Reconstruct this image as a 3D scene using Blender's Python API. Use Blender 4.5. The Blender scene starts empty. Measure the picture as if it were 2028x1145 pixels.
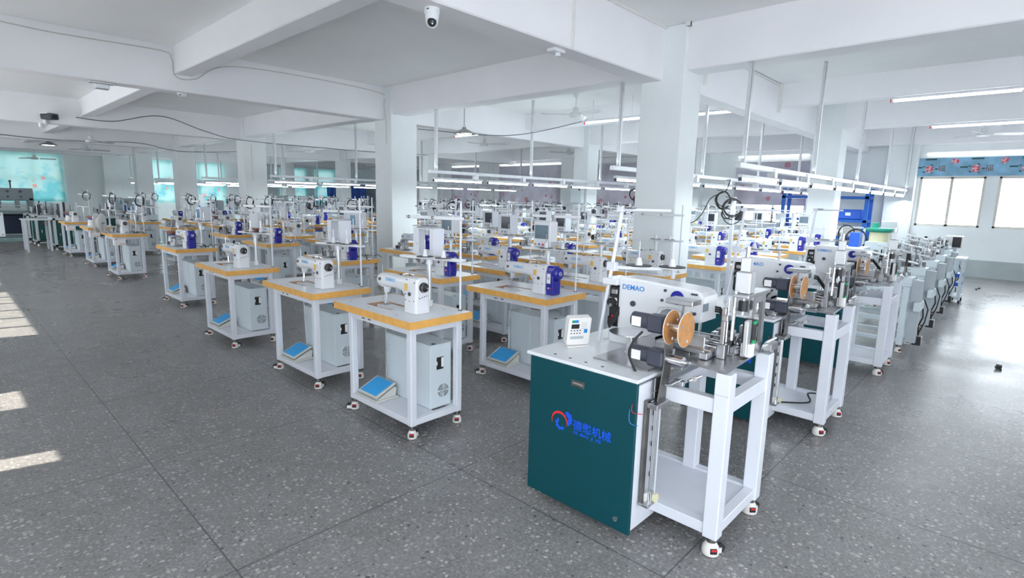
import bpy, math, random
from math import pi, sin, cos, radians
from mathutils import Vector, Matrix
random.seed(7)
S = bpy.context.scene
C = S.collection

# ------------------------------------------------------------------ camera
FPX, YAW, PITCH, ROLL, HC = 1077.32, 0.75473, -0.16558, 0.02342, 1.65
fw = Vector((cos(YAW)*cos(PITCH), sin(YAW)*cos(PITCH), sin(PITCH)))
rt = Vector((sin(YAW), -cos(YAW), 0)); up = rt.cross(fw)
r2 = rt*cos(ROLL)+up*sin(ROLL); u2 = -rt*sin(ROLL)+up*cos(ROLL)
cam = bpy.data.cameras.new('camera'); cam.sensor_width = 36; cam.lens = 36*FPX/2028
cam.clip_start = 0.05; cam.clip_end = 200
co = bpy.data.objects.new('camera', cam); C.objects.link(co)
M = Matrix.Identity(4)
for i in range(3):
    M[i][0] = r2[i]; M[i][1] = u2[i]; M[i][2] = -fw[i]
M[2][3] = HC
co.matrix_world = M
S.camera = co
# ------------------------------------------------------------------ world, sun, exposure
W = bpy.data.worlds.new('sky'); S.world = W; W.use_nodes = True
bg = W.node_tree.nodes['Background']; bg.inputs[0].default_value = (0.86, 0.93, 1.0, 1); bg.inputs[1].default_value = 3.3
# hazy daylight, brightest low in the sky beyond the right-hand windows
_n = W.node_tree.nodes; _l = W.node_tree.links
_tc = _n.new('ShaderNodeTexCoord'); _sx = _n.new('ShaderNodeSeparateXYZ'); _l.new(_tc.outputs['Generated'], _sx.inputs[0])
_mr = _n.new('ShaderNodeMapRange'); _mr.inputs[1].default_value = .55; _mr.inputs[2].default_value = 1.0; _mr.inputs[3].default_value = 3.3; _mr.inputs[4].default_value = 9.0
_l.new(_sx.outputs[0], _mr.inputs[0]); _l.new(_mr.outputs[0], bg.inputs[1])
sun = bpy.data.lights.new('sun', 'SUN'); sun.energy = 9.0; sun.angle = radians(0.6); sun.color = (1, .93, .80)
so = bpy.data.objects.new('sun', sun); C.objects.link(so)
so.rotation_euler = Vector((1.0, -0.23, -1.17)).to_track_quat('-Z', 'Y').to_euler()
S.view_settings.view_transform = 'Standard'; S.view_settings.look = 'None'
S.view_settings.exposure = 0.68; S.view_settings.gamma = 1.0
S.view_settings.use_curve_mapping = False
S.cycles.use_denoising = True
S.cycles.max_bounces = 7; S.cycles.diffuse_bounces = 5; S.cycles.glossy_bounces = 3
S.cycles.transmission_bounces = 4; S.cycles.transparent_max_bounces = 8
S.cycles.caustics_reflective = False; S.cycles.caustics_refractive = False
S.cycles.sample_clamp_indirect = 6.0
S.cycles.use_light_tree = True

def area(x, y, z, sx, sy, power, col=(0.84, 0.97, 1.0), name='tube_and_uplight'):
    l = bpy.data.lights.new(name, 'AREA'); l.shape = 'RECTANGLE'; l.size = sx; l.size_y = sy
    l.energy = power; l.color = col
    o = bpy.data.objects.new(name, l); C.objects.link(o); o.location = (x, y, z)
    return o
# light of the hanging rows of tubes, one lamp per row just under the tubes, plus an added uplight
RAILS = [(2.40, 6.1, 17.2, 1.945), (4.05, 6.15, 16.6, 1.95), (7.8, 6.1, 16.6, 1.96), (14.4, 6.1, 15.8, 1.95), (19.6, 6.1, 14.0, 1.95), (25.0, 6.1, 13.0, 1.95), (29.2, 6.1, 12.0, 1.95)]
for (ry, x0, x1, rz) in RAILS:
    area((x0+x1)/2, ry, rz-.13, x1-x0, .05, (5 if ry < 5 else 8)*(x1-x0))
    area((x0+x1)/2, ry, rz+.20, x1-x0, .05, (.6 if ry < 5 else 2.2)*(x1-x0)).rotation_euler.x = pi  # added uplight above the trunking, only there to brighten the ceiling

# ------------------------------------------------------------------ materials
def mat(name, col, rough=.5, metal=0, var=.04, scale=8, bump=0, bscale=60, emit=None, es=1, coat=0, spec=.5):
    m = bpy.data.materials.new(name); m.use_nodes = True; nt = m.node_tree
    b = nt.nodes['Principled BSDF']
    b.inputs['Roughness'].default_value = rough; b.inputs['Metallic'].default_value = metal
    b.inputs['Coat Weight'].default_value = coat; b.inputs['Specular IOR Level'].default_value = spec
    tc = nt.nodes.new('ShaderNodeTexCoord')
    n = nt.nodes.new('ShaderNodeTexNoise'); n.inputs['Scale'].default_value = scale; n.inputs['Detail'].default_value = 3
    nt.links.new(tc.outputs['Object'], n.inputs['Vector'])
    r = nt.nodes.new('ShaderNodeValToRGB')
    r.color_ramp.elements[0].position = .3; r.color_ramp.elements[1].position = .7
    r.color_ramp.elements[0].color = tuple(c*(1-var) for c in col)+(1,)
    r.color_ramp.elements[1].color = tuple(min(1, c*(1+var)) for c in col)+(1,)
    nt.links.new(n.outputs['Fac'], r.inputs['Fac']); nt.links.new(r.outputs['Color'], b.inputs['Base Color'])
    if bump:
        n2 = nt.nodes.new('ShaderNodeTexNoise'); n2.inputs['Scale'].default_value = bscale
        nt.links.new(tc.outputs['Object'], n2.inputs['Vector'])
        bp = nt.nodes.new('ShaderNodeBump'); bp.inputs['Strength'].default_value = bump; bp.inputs['Distance'].default_value = .004
        nt.links.new(n2.outputs['Fac'], bp.inputs['Height']); nt.links.new(bp.outputs['Normal'], b.inputs['Normal'])
    if emit:
        b.inputs['Emission Color'].default_value = tuple(emit)+(1,); b.inputs['Emission Strength'].default_value = es
    return m
MT = {}
def dm(k, *a, **kw): MT[k] = mat(k, *a, **kw)
dm('wall_paint', (.83, .86, .87), .75, var=.025, scale=1.5, bump=.15, bscale=25)
dm('ceiling_paint', (.90, .905, .91), .8, var=.02, scale=1.2, bump=.15, bscale=20)
dm('beam_paint', (.88, .875, .90), .75, var=.02, scale=1.5, bump=.15, bscale=25)
dm('white_enamel', (.71, .73, .79), .33, var=.02)
dm('white_gloss', (.76, .77, .80), .22, var=.015)
dm('laminate', (.74, .76, .79), .28, var=.03, scale=3)
dm('cabinet_white', (.62, .69, .73), .38, var=.02)
dm('orange_edge', (.80, .42, .10), .5, var=.10, scale=14)
dm('plywood', (.50, .30, .20), .7, var=.2, scale=30)
dm('blue_motor', (.012, .014, .30), .22, var=.05, coat=.5)
dm('pedal_blue', (.03, .36, .78), .5)
dm('pedal_grey', (.60, .60, .56), .5)
dm('black', (.015, .015, .018), .45)
dm('rubber', (.02, .02, .022), .7)
dm('dark_grey', (.055, .06, .085), .4)
dm('chrome', (.75, .76, .78), .22, 1, var=.05)
dm('steel', (.50, .50, .52), .32, 1, var=.15, scale=10)
dm('dark_steel', (.22, .21, .20), .4, 1, var=.2, scale=12)
dm('alu', (.70, .71, .73), .38, .85, var=.05)
dm('teal', (.001, .058, .074), .38, var=.03, spec=.35)
dm('green_dark', (.005, .085, .075), .4)
dm('caster_white', (.74, .71, .67), .45)
dm('red', (.55, .02, .03), .4)
dm('red_logo', (.80, .015, .03), .5)
dm('blue_logo', (.005, .085, .70), .5)
dm('text_blue', (.02, .22, .62), .4)
dm('text_light', (.12, .42, .72), .4)
dm('yellow_label', (.78, .50, .10), .5, var=.1, scale=90)
dm('screen', (.16, .22, .27), .12, var=.15, scale=12)
dm('screen_blue', (.10, .27, .42), .15, var=.1, scale=12)
dm('screen_dark', (.03, .035, .05), .12)
dm('btn_orange', (.75, .25, .04), .4); dm('btn_blue', (.03, .22, .60), .4); dm('btn_red', (.62, .02, .05), .4); dm('btn_green', (.01, .38, .13), .4)
dm('fibreboard', (.52, .25, .09), .6, var=.12, scale=25)
dm('copper', (.50, .22, .16), .35, .5, var=.15)
dm('bowl_blue', (.03, .12, .42), .4)
dm('paper', (.85, .84, .83), .6)
dm('cream', (.72, .68, .45), .45)
dm('cable_grey', (.55, .53, .50), .5)
dm('plastic_cream', (.80, .78, .76), .4)
dm('grey_machine', (.44, .48, .51), .4)
dm('embroidery_grey', (.20, .25, .27), .4)
dm('navy', (.01, .02, .06), .5)
dm('rack_blue', (.01, .12, .52), .4)
dm('bin_blue', (.01, .10, .55), .4)
dm('tarp_blue', (.012, .07, .42), .5, var=.35, scale=3)
dm('frame_cream', (.66, .63, .56), .45)
dm('fan_white', (.72, .74, .74), .35)
dm('lamp_shade_grey', (.30, .29, .28), .45)
dm('green_plastic', (.01, .32, .22), .4)
dm('trunk_white', (.78, .78, .76), .4)
dm('tube', (.9, .95, 1), .4, emit=(.88, .96, 1), es=7.0)
dm('lamp_bright', (.9, .95, 1), .4, emit=(.92, .97, 1), es=3.0)
dm('skirt', (.42, .47, .47), .6, var=.08, scale=3)

def blind_mat(name, base, tint, spots, tr=.13):
    m = bpy.data.materials.new(name); m.use_nodes = True; nt = m.node_tree; N = nt.nodes; L = nt.links
    b = N['Principled BSDF']; b.inputs['Roughness'].default_value = .8
    tc = N.new('ShaderNodeTexCoord')
    n = N.new('ShaderNodeTexNoise'); n.inputs['Scale'].default_value = 1.6; n.inputs['Detail'].default_value = 5
    L.new(tc.outputs['Object'], n.inputs['Vector'])
    r = N.new('ShaderNodeValToRGB'); r.color_ramp.elements[0].position = .46; r.color_ramp.elements[1].position = .62
    r.color_ramp.elements[0].color = tuple(tint)+(1,); r.color_ramp.elements[1].color = tuple(base)+(1,)
    sx = N.new('ShaderNodeSeparateXYZ'); L.new(tc.outputs['Object'], sx.inputs[0])
    gz = N.new('ShaderNodeMath'); gz.operation = 'MULTIPLY_ADD'; gz.inputs[1].default_value = .10; L.new(sx.outputs[2], gz.inputs[0]); L.new(n.outputs['Fac'], gz.inputs[2])
    L.new(gz.outputs[0], r.inputs['Fac'])
    v = N.new('ShaderNodeTexVoronoi'); v.inputs['Scale'].default_value = 2.2; L.new(tc.outputs['Object'], v.inputs['Vector'])
    n3 = N.new('ShaderNodeTexNoise'); n3.inputs['Scale'].default_value = 14; L.new(tc.outputs['Object'], n3.inputs['Vector'])
    ad = N.new('ShaderNodeMath'); ad.operation = 'MULTIPLY_ADD'; ad.inputs[1].default_value = .25
    L.new(n3.outputs['Fac'], ad.inputs[0]); L.new(v.outputs['Distance'], ad.inputs[2])
    lt = N.new('ShaderNodeMath'); lt.operation = 'LESS_THAN'; lt.inputs[1].default_value = .33
    L.new(ad.outputs[0], lt.inputs[0])
    # flowers only on the lower part of the cloth
    lz = N.new('ShaderNodeMath'); lz.operation = 'LESS_THAN'; lz.inputs[1].default_value = 1.25
    L.new(sx.outputs[2], lz.inputs[0])
    mu = N.new('ShaderNodeMath'); mu.operation = 'MULTIPLY'; L.new(lt.outputs[0], mu.inputs[0]); L.new(lz.outputs[0], mu.inputs[1])
    mx = N.new('ShaderNodeMixRGB'); L.new(mu.outputs[0], mx.inputs[0]); L.new(r.outputs[0], mx.inputs[1]); mx.inputs[2].default_value = tuple(spots)+(1,)
    L.new(mx.outputs[0], b.inputs['Base Color'])
    t = N.new('ShaderNodeBsdfTranslucent'); L.new(mx.outputs[0], t.inputs[0])
    ms = N.new('ShaderNodeMixShader'); ms.inputs[0].default_value = tr
    L.new(b.outputs[0], ms.inputs[1]); L.new(t.outputs[0], ms.inputs[2]); L.new(ms.outputs[0], N['Material Output'].inputs[0])
    return m
MT['blind_teal'] = blind_mat('blind_teal', (.62, .95, .92), (.24, .74, .80), (.95, .48, .42))
MT['blind_mauve'] = blind_mat('blind_mauve', (.55, .54, .62), (.46, .42, .48), (.48, .22, .26), .03)

def glass_mat():
    m = bpy.data.materials.new('window_glass'); m.use_nodes = True; nt = m.node_tree; N = nt.nodes; L = nt.links
    N.remove(N['Principled BSDF'])
    t = N.new('ShaderNodeBsdfTransparent'); g = N.new('ShaderNodeBsdfGlossy'); g.inputs['Roughness'].default_value = .02
    ms = N.new('ShaderNodeMixShader'); ms.inputs[0].default_value = .06; L.new(t.outputs[0], ms.inputs[1]); L.new(g.outputs[0], ms.inputs[2])
    L.new(ms.outputs[0], N['Material Output'].inputs[0]); return m
MT['glass'] = glass_mat()

def floor_mat():
    m = bpy.data.materials.new('terrazzo'); m.use_nodes = True; nt = m.node_tree; N = nt.nodes; L = nt.links
    b = N['Principled BSDF']
    g = N.new('ShaderNodeNewGeometry'); P = g.outputs['Position']
    def noise(sc, det=4, vec=P):
        n = N.new('ShaderNodeTexNoise'); n.inputs['Scale'].default_value = sc; n.inputs['Detail'].default_value = det
        L.new(vec, n.inputs['Vector']); return n.outputs['Fac']
    def ramp(src, a, ca, bb, cb):
        r = N.new('ShaderNodeValToRGB'); r.color_ramp.elements[0].position = a; r.color_ramp.elements[1].position = bb
        r.color_ramp.elements[0].color = ca; r.color_ramp.elements[1].color = cb; L.new(src, r.inputs[0]); return r.outputs[0]
    def math_(op, a, bv=None, **k):
        n = N.new('ShaderNodeMath'); n.operation = op
        for i, v in enumerate((a, bv)):
            if v is None: continue
            if isinstance(v, (int, float)): n.inputs[i].default_value = v
            else: L.new(v, n.inputs[i])
        return n.outputs[0]
    def mix(f, a, bv, blend='MIX'):
        n = N.new('ShaderNodeMixRGB'); n.blend_type = blend
        for i, v in enumerate((f, a, bv)):
            if isinstance(v, (int, float)): n.inputs[i].default_value = v
            elif isinstance(v, tuple): n.inputs[i].default_value = v
            else: L.new(v, n.inputs[i])
        return n.outputs[0]
    base = ramp(noise(.55, 6), .36, (.125, .12, .118, 1), .64, (.235, .23, .225, 1))
    base = mix(.5, base, ramp(noise(5, 6), .3, (.12, .115, .115, 1), .7, (.25, .245, .25, 1)))
    base = mix(.35, base, ramp(noise(60, 3), .3, (.12, .12, .12, 1), .7, (.42, .41, .41, 1)))
    # pale stone chips
    def chips(sc, th, keep, seed):
        mp = N.new('ShaderNodeMapping'); mp.inputs['Location'].default_value = (seed, seed*1.7, 0); mp.inputs['Scale'].default_value = (1, 1, 0); L.new(P, mp.inputs[0])
        dn = N.new('ShaderNodeTexNoise'); dn.inputs['Scale'].default_value = sc*1.6; L.new(mp.outputs[0], dn.inputs['Vector'])
        ad = N.new('ShaderNodeVectorMath'); ad.operation = 'MULTIPLY_ADD'; ad.inputs[1].default_value = (.6/sc,)*3
        L.new(dn.outputs['Color'], ad.inputs[0]); L.new(mp.outputs[0], ad.inputs[2])
        v = N.new('ShaderNodeTexVoronoi'); v.inputs['Scale'].default_value = sc; L.new(ad.outputs[0], v.inputs['Vector'])
        sp = N.new('ShaderNodeSeparateXYZ'); L.new(v.outputs['Color'], sp.inputs[0])
        th2 = math_('MULTIPLY', sp.outputs[1], th*1.0)
        a = math_('LESS_THAN', v.outputs['Distance'], math_('ADD', th2, th*.45))
        k = math_('LESS_THAN', sp.outputs[0], keep)
        return math_('MULTIPLY', a, k), sp.outputs[2]
    c1, v1 = chips(40, .33, .40, 0); c2, v2 = chips(75, .33, .42, 3.3); c3, v3 = chips(48, .30, .06, 7.1)
    pale = ramp(v1, 0, (.33, .31, .30, 1), 1, (.66, .64, .62, 1))
    base = mix(math_('MULTIPLY', c2, .55), base, (.42, .41, .40, 1))
    base = mix(math_('MULTIPLY', c1, .85), base, pale)
    base = mix(math_('MULTIPLY', c3, .8), base, (.04, .04, .05, 1))
    # strips between the bays
    sx = N.new('ShaderNodeSeparateXYZ'); L.new(P, sx.inputs[0])
    def line(src, off, sp):
        a = math_('FRACT', math_('DIVIDE', math_('SUBTRACT', src, off-100*sp), sp))
        a = math_('ABSOLUTE', math_('SUBTRACT', a, .5))
        return math_('GREATER_THAN', a, .5-.0075/sp*.55)
    ln = math_('MAXIMUM', line(sx.outputs[0], .76, 1.31), line(sx.outputs[1], .98, 1.365))
    base = mix(math_('MULTIPLY', ln, .8), base, (.075, .075, .08, 1))
    L.new(base, b.inputs['Base Color'])
    rr = N.new('ShaderNodeMapRange'); L.new(noise(1.1, 5), rr.inputs[0]); rr.inputs[1].default_value = .3; rr.inputs[2].default_value = .7
    rr.inputs[3].default_value = .22; rr.inputs[4].default_value = .40; L.new(rr.outputs[0], b.inputs['Roughness'])
    bp = N.new('ShaderNodeBump'); bp.inputs['Strength'].default_value = .12; bp.inputs['Distance'].default_value = .004
    L.new(noise(14, 4), bp.inputs['Height']); L.new(bp.outputs[0], b.inputs['Normal'])
    return m
MT['terrazzo'] = floor_mat()

# ------------------------------------------------------------------ mesh builder
class MB:
    def __init__(s): s.v = []; s.f = []; s.m = []; s.mats = []; s.cur = 0
    def use(s, k):
        if k not in s.mats: s.mats.append(k)
        s.cur = s.mats.index(k); return s
    def _add(s, vs, fs):
        o = len(s.v); s.v += [tuple(v) for v in vs]
        for f in fs: s.f.append(tuple(i+o for i in f)); s.m.append(s.cur)
        return s
    def box(s, x0, x1, y0, y1, z0, z1, c=0):
        if c <= 0:
            vs = [(x, y, z) for x in (x0, x1) for y in (y0, y1) for z in (z0, z1)]
            return s._add(vs, [(0, 1, 3, 2), (4, 6, 7, 5), (0, 4, 5, 1), (2, 3, 7, 6), (0, 2, 6, 4), (1, 5, 7, 3)])
        c = min(c, (x1-x0)*.45, (y1-y0)*.45, (z1-z0)*.45)
        X = (x0, x1); Y = (y0, y1); Z = (z0, z1); ix = {}; vs = []
        for i in (0, 1):
            for j in (0, 1):
                for k in (0, 1):
                    sx = (1 if i == 0 else -1)*c; sy = (1 if j == 0 else -1)*c; sz = (1 if k == 0 else -1)*c
                    ix[i, j, k, 0] = len(vs); vs.append((X[i], Y[j]+sy, Z[k]+sz))
                    ix[i, j, k, 1] = len(vs); vs.append((X[i]+sx, Y[j], Z[k]+sz))
                    ix[i, j, k, 2] = len(vs); vs.append((X[i]+sx, Y[j]+sy, Z[k]))
        fs = []
        for i in (0, 1): fs.append(tuple(ix[i, j, k, 0] for j, k in ((0, 0), (0, 1), (1, 1), (1, 0))))
        for j in (0, 1): fs.append(tuple(ix[i, j, k, 1] for i, k in ((0, 0), (0, 1), (1, 1), (1, 0))))
        for k in (0, 1): fs.append(tuple(ix[i, j, k, 2] for i, j in ((0, 0), (0, 1), (1, 1), (1, 0))))
        for j in (0, 1):
            for k in (0, 1): fs.append((ix[0, j, k, 1], ix[1, j, k, 1], ix[1, j, k, 2], ix[0, j, k, 2]))
        for i in (0, 1):
            for k in (0, 1): fs.append((ix[i, 0, k, 0], ix[i, 1, k, 0], ix[i, 1, k, 2], ix[i, 0, k, 2]))
        for i in (0, 1):
            for j in (0, 1): fs.append((ix[i, j, 0, 0], ix[i, j, 1, 0], ix[i, j, 1, 1], ix[i, j, 0, 1]))
        for i in (0, 1):
            for j in (0, 1):
                for k in (0, 1): fs.append((ix[i, j, k, 0], ix[i, j, k, 1], ix[i, j, k, 2]))
        return s._add(vs, fs)
    def cyl(s, p0, p1, r0, r1=None, n=14, caps=True):
        r1 = r0 if r1 is None else r1
        return s.lathe_ax(p0, p1, [(0, r0), (1, r1)], n, caps)
    def lathe_ax(s, p0, p1, prof, n=14, caps=True):
        # prof: list of (t along the axis 0..1, radius)
        p0 = Vector(p0); p1 = Vector(p1); d = p1-p0; a = d.normalized()
        b = a.orthogonal().normalized(); c = a.cross(b)
        vs = []; fs = []
        for t, r in prof:
            for i in range(n):
                q = 2*pi*i/n; vs.append(p0+d*t+b*(r*cos(q))+c*(r*sin(q)))
        for k in range(len(prof)-1):
            for i in range(n):
                j = (i+1) % n; fs.append((k*n+i, k*n+j, (k+1)*n+j, (k+1)*n+i))
        if caps:
            fs.append(tuple(range(n-1, -1, -1))); fs.append(tuple((len(prof)-1)*n+i for i in range(n)))
        return s._add(vs, fs)
    def tube(s, pts, r, n=8):
        pts = [Vector(p) for p in pts]; vs = []; fs = []
        T0 = (pts[1]-pts[0]).normalized(); b = T0.orthogonal().normalized()
        for i, p in enumerate(pts):
            T = (pts[min(i+1, len(pts)-1)]-pts[max(i-1, 0)]).normalized()
            b = (b-T*b.dot(T))
            b = b.normalized() if b.length > 1e-6 else T.orthogonal().normalized()
            c = T.cross(b)
            for k in range(n): q = 2*pi*k/n; vs.append(p+b*(r*cos(q))+c*(r*sin(q)))
        for k in range(len(pts)-1):
            for i in range(n):
                j = (i+1) % n; fs.append((k*n+i, k*n+j, (k+1)*n+j, (k+1)*n+i))
        fs.append(tuple(range(n-1, -1, -1))); fs.append(tuple((len(pts)-1)*n+i for i in range(n)))
        return s._add(vs, fs)
    def prism(s, poly, ax, a0, a1):
        # poly: 2D points in the plane of the two other axes (kept in xyz order)
        def P(u, v, w): return {'x': (w, u, v), 'y': (u, w, v), 'z': (u, v, w)}[ax]
        n = len(poly); vs = [P(u, v, a0) for u, v in poly]+[P(u, v, a1) for u, v in poly]
        fs = [tuple(range(n-1, -1, -1)), tuple(range(n, 2*n))]
        fs += [(i, (i+1) % n, n+(i+1) % n, n+i) for i in range(n)]
        return s._add(vs, fs)
    def loft(s, secs, n=20, p=3.0, ax='y'):
        # secs: (w, u, v, hu, hv) superellipse sections along ax
        vs = []; fs = []
        for sec in secs:
            w, u, v, hu, hv = sec[:5]; pp = sec[5] if len(sec) > 5 else p
            for i in range(n):
                q = 2*pi*(i+.5)/n; cu, cv = cos(q), sin(q)
                a = abs(cu)**(2/pp)*(1 if cu > 0 else -1)*hu; b = abs(cv)**(2/pp)*(1 if cv > 0 else -1)*hv
                vs.append({'x': (w, u+a, v+b), 'y': (u+a, w, v+b), 'z': (u+a, v+b, w)}[ax])
        for k in range(len(secs)-1):
            for i in range(n):
                j = (i+1) % n; fs.append((k*n+i, k*n+j, (k+1)*n+j, (k+1)*n+i))
        fs.append(tuple(range(n-1, -1, -1))); fs.append(tuple((len(secs)-1)*n+i for i in range(n)))
        return s._add(vs, fs)
    def torus(s, c, ax, R, r, a0=0, a1=2*pi, n=28, m=8, sq=1):
        pts = []
        full = abs(a1-a0-2*pi) < 1e-3
        for i in range(n+1):
            q = a0+(a1-a0)*i/n; u, v = R*cos(q), R*sin(q)*sq
            pts.append({'x': (c[0], c[1]+u, c[2]+v), 'y': (c[0]+u, c[1], c[2]+v), 'z': (c[0]+u, c[1]+v, c[2])}[ax])
        return s.tube(pts, r, m)
    def sphere(s, c, r, sz=1, n=14, h=8, z0=-1, z1=1):
        prof = []
        for i in range(h+1):
            a = math.asin(z0)+(math.asin(z1)-math.asin(z0))*i/h
            prof.append((sin(a), max(cos(a)*r, 1e-4)))
        t0, t1 = prof[0][0], prof[-1][0]
        return s.lathe_ax((c[0], c[1], c[2]+t0*r*sz), (c[0], c[1], c[2]+t1*r*sz), [((t-t0)/(t1-t0), rr) for t, rr in prof], n)
    def xf(s, M, start=0):
        s.v = s.v[:start]+[tuple(M @ Vector(v)) for v in s.v[start:]]; return s
    def merge(s, o, M=None):
        base = len(s.v); s.v += [tuple(M @ Vector(v)) if M else v for v in o.v]
        for f, mi in zip(o.f, o.m):
            k = o.mats[mi] if o.mats else None
            if k is not None: s.use(k)
            s.f.append(tuple(i+base for i in f)); s.m.append(s.cur)
        return s
    def mesh(s, name, default='white_enamel'):
        me = bpy.data.meshes.new(name); me.from_pydata(s.v, [], s.f)
        for k in (s.mats or [default]): me.materials.append(MT[k])
        me.polygons.foreach_set('material_index', s.m if s.mats else [0]*len(s.f))
        me.polygons.foreach_set('use_smooth', [True]*len(s.f))
        me.update()
        import bmesh
        bm = bmesh.new(); bm.from_mesh(me); bmesh.ops.recalc_face_normals(bm, faces=bm.faces); bm.to_mesh(me); bm.free()
        me.set_sharp_from_angle(angle=radians(32))
        return me
def smooth(pts, n=8):
    P = [Vector(p) for p in pts]; out = []
    for i in range(len(P)-1):
        p0 = P[max(i-1, 0)]; p1 = P[i]; p2 = P[i+1]; p3 = P[min(i+2, len(P)-1)]
        for k in range(n):
            t = k/n; out.append(.5*((2*p1)+(-p0+p2)*t+(2*p0-5*p1+4*p2-p3)*t*t+(-p0+3*p1-3*p2+p3)*t**3))
    return out+[P[-1]]
def mb(k=None):
    b = MB()
    if k: b.use(k)
    return b

def obj(name, me, parent=None, loc=None, rz=0):
    if isinstance(me, MB): me = me.mesh(name)
    o = bpy.data.objects.new(name, me); C.objects.link(o)
    if parent: o.parent = parent
    if loc: o.location = loc
    if rz: o.rotation_euler.z = rz
    return o
def tag(o, label, cat, group=None):
    o['label'] = label; o['category'] = cat
    if group: o['group'] = group
    return o
def struct(name, b, label=None):
    o = obj(name, b); o['kind'] = 'structure'
    if label: o['label'] = label
    return o
class Proto:
    """parts: list of (name, mesh, parent index or -1, part label)"""
    def __init__(s): s.p = []
    def add(s, name, b, parent=-1, label=None):
        s.p.append((name, b.mesh(name) if isinstance(b, MB) else b, parent, label)); return len(s.p)-1
    def copy(s):
        q = Proto(); q.p = list(s.p); return q
    def put(s, name, loc, label, cat, group=None, rz=0, top_only=False, sc=1):
        r = bpy.data.objects.new(name, None); C.objects.link(r); r.empty_display_size = .1
        r.location = loc; r.rotation_euler.z = rz
        if sc != 1: r.scale = (sc, sc, sc)
        tag(r, label, cat, group); done = []
        for n, me, pi_, lb in s.p:
            o = bpy.data.objects.new(n, me); C.objects.link(o)
            o.parent = r if pi_ < 0 else done[pi_]
            if lb: o['label'] = lb
            done.append(o)
        return r
_txt = {}
def text_mb(string, size, key, depth=.0012, bold=False):
    """lettering as a mesh in the xz plane facing -y, origin at left baseline; x to the right, z up"""
    cu = bpy.data.curves.new('t', 'FONT'); cu.body = string; cu.size = size; cu.extrude = depth/2
    if bold: cu.offset = size*.010
    cu.resolution_u = 2
    o = bpy.data.objects.new('t', cu); C.objects.link(o)
    dg = bpy.context.evaluated_depsgraph_get(); me = bpy.data.meshes.new_from_object(o.evaluated_get(dg))
    b = mb(key)
    b.v = [(v.co.x, -v.co.z, v.co.y) for v in me.vertices]
    b.f = [tuple(p.vertices) for p in me.polygons]; b.m = [0]*len(b.f)
    bpy.data.objects.remove(o); bpy.data.curves.remove(cu); bpy.data.meshes.remove(me)
    return b
# turns a -y facing drawing into one that faces -x (drawing x runs towards -y)
FACE_X = Matrix(((0, 1, 0, 0), (-1, 0, 0, 0), (0, 0, 1, 0), (0, 0, 0, 1)))
ORD = ['', 'first', 'second', 'third', 'fourth', 'fifth', 'sixth', 'seventh', 'eighth', 'ninth', 'tenth', 'eleventh', 'twelfth', 'thirteenth', 'fourteenth', 'fifteenth']

# ================================================================== SETTING
WX, WY, WL = 17.4, 31.5, -1.6
CZ = 3.66
b = mb('terrazzo'); b.box(-3, WX+.2, -4, WY+.2, -.12, 0); struct('floor', b)
b = mb('ceiling_paint'); b.box(WL-.2, WX+.2, -4, WY+.2, CZ, CZ+.15); struct('ceiling', b)
def wall(name, ax, pos, th, u0, u1, z0, z1, holes, key='wall_paint'):
    us = sorted({u0, u1}|{h[0] for h in holes}|{h[1] for h in holes}); zs = sorted({z0, z1}|{h[2] for h in holes}|{h[3] for h in holes})
    b = mb(key)
    for i in range(len(us)-1):
        for k in range(len(zs)-1):
            uc = (us[i]+us[i+1])/2; zc = (zs[k]+zs[k+1])/2
            if any(h[0] < uc < h[1] and h[2] < zc < h[3] for h in holes): continue
            if ax == 'x': b.box(pos, pos+th, us[i], us[i+1], zs[k], zs[k+1])
            else: b.box(us[i], us[i+1], pos, pos+th, zs[k], zs[k+1])
    return struct(name, b)
RW = [(-1.55, .66, 1.2, 2.42), (.90, 2.18, 1.2, 2.42), (4.8, 6.6, 1.1, 2.42), (10.2, 12.4, 1.1, 2.5), (14.0, 17.1, 1.15, 2.5), (18.4, 20.4, 1.15, 2.5), (22.0, 24.2, 1.15, 2.5)]
wall('wall_right', 'x', WX, .2, -4, WY+.2, 0, CZ, RW)
BW = [(.4, 4.1, 1.1, 3.0), (7.3, 8.6, 1.1, 3.0), (9.7, 10.85, 1.1, 3.0), (14.0, 15.4, 1.1, 3.0), (16.1, 17.2, 1.1, 3.0)]
wall('wall_back', 'y', WY, .2, -3, WX, 0, CZ, BW)
LW = [(1.0, 3.4, .8, 1.9), (4.55, 4.85, .9, 2.55), (5.75, 6.35, .9, 2.5), (6.75, 7.3, .9, 2.9), (8.5, 12.2, .9, 2.9), (13.0, 16.6, .9, 2.9), (17.4, 21.0, .9, 2.9), (23, 26.5, .9, 2.9)]  # sun-patch windows out of view; the farther ones added for more daylight
FWN = [(2.0, 5.6, 1.1, 2.6), (7.2, 9.6, 1.1, 2.6), (13.2, 15.8, 1.1, 2.6)]
wall('wall_left', 'x', WL-.2, .2, .2, WY, 0, CZ, LW)
wall('wall_front', 'y', -4.2, .2, 1.2, WX, 0, CZ, FWN)
nw = 0
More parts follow.
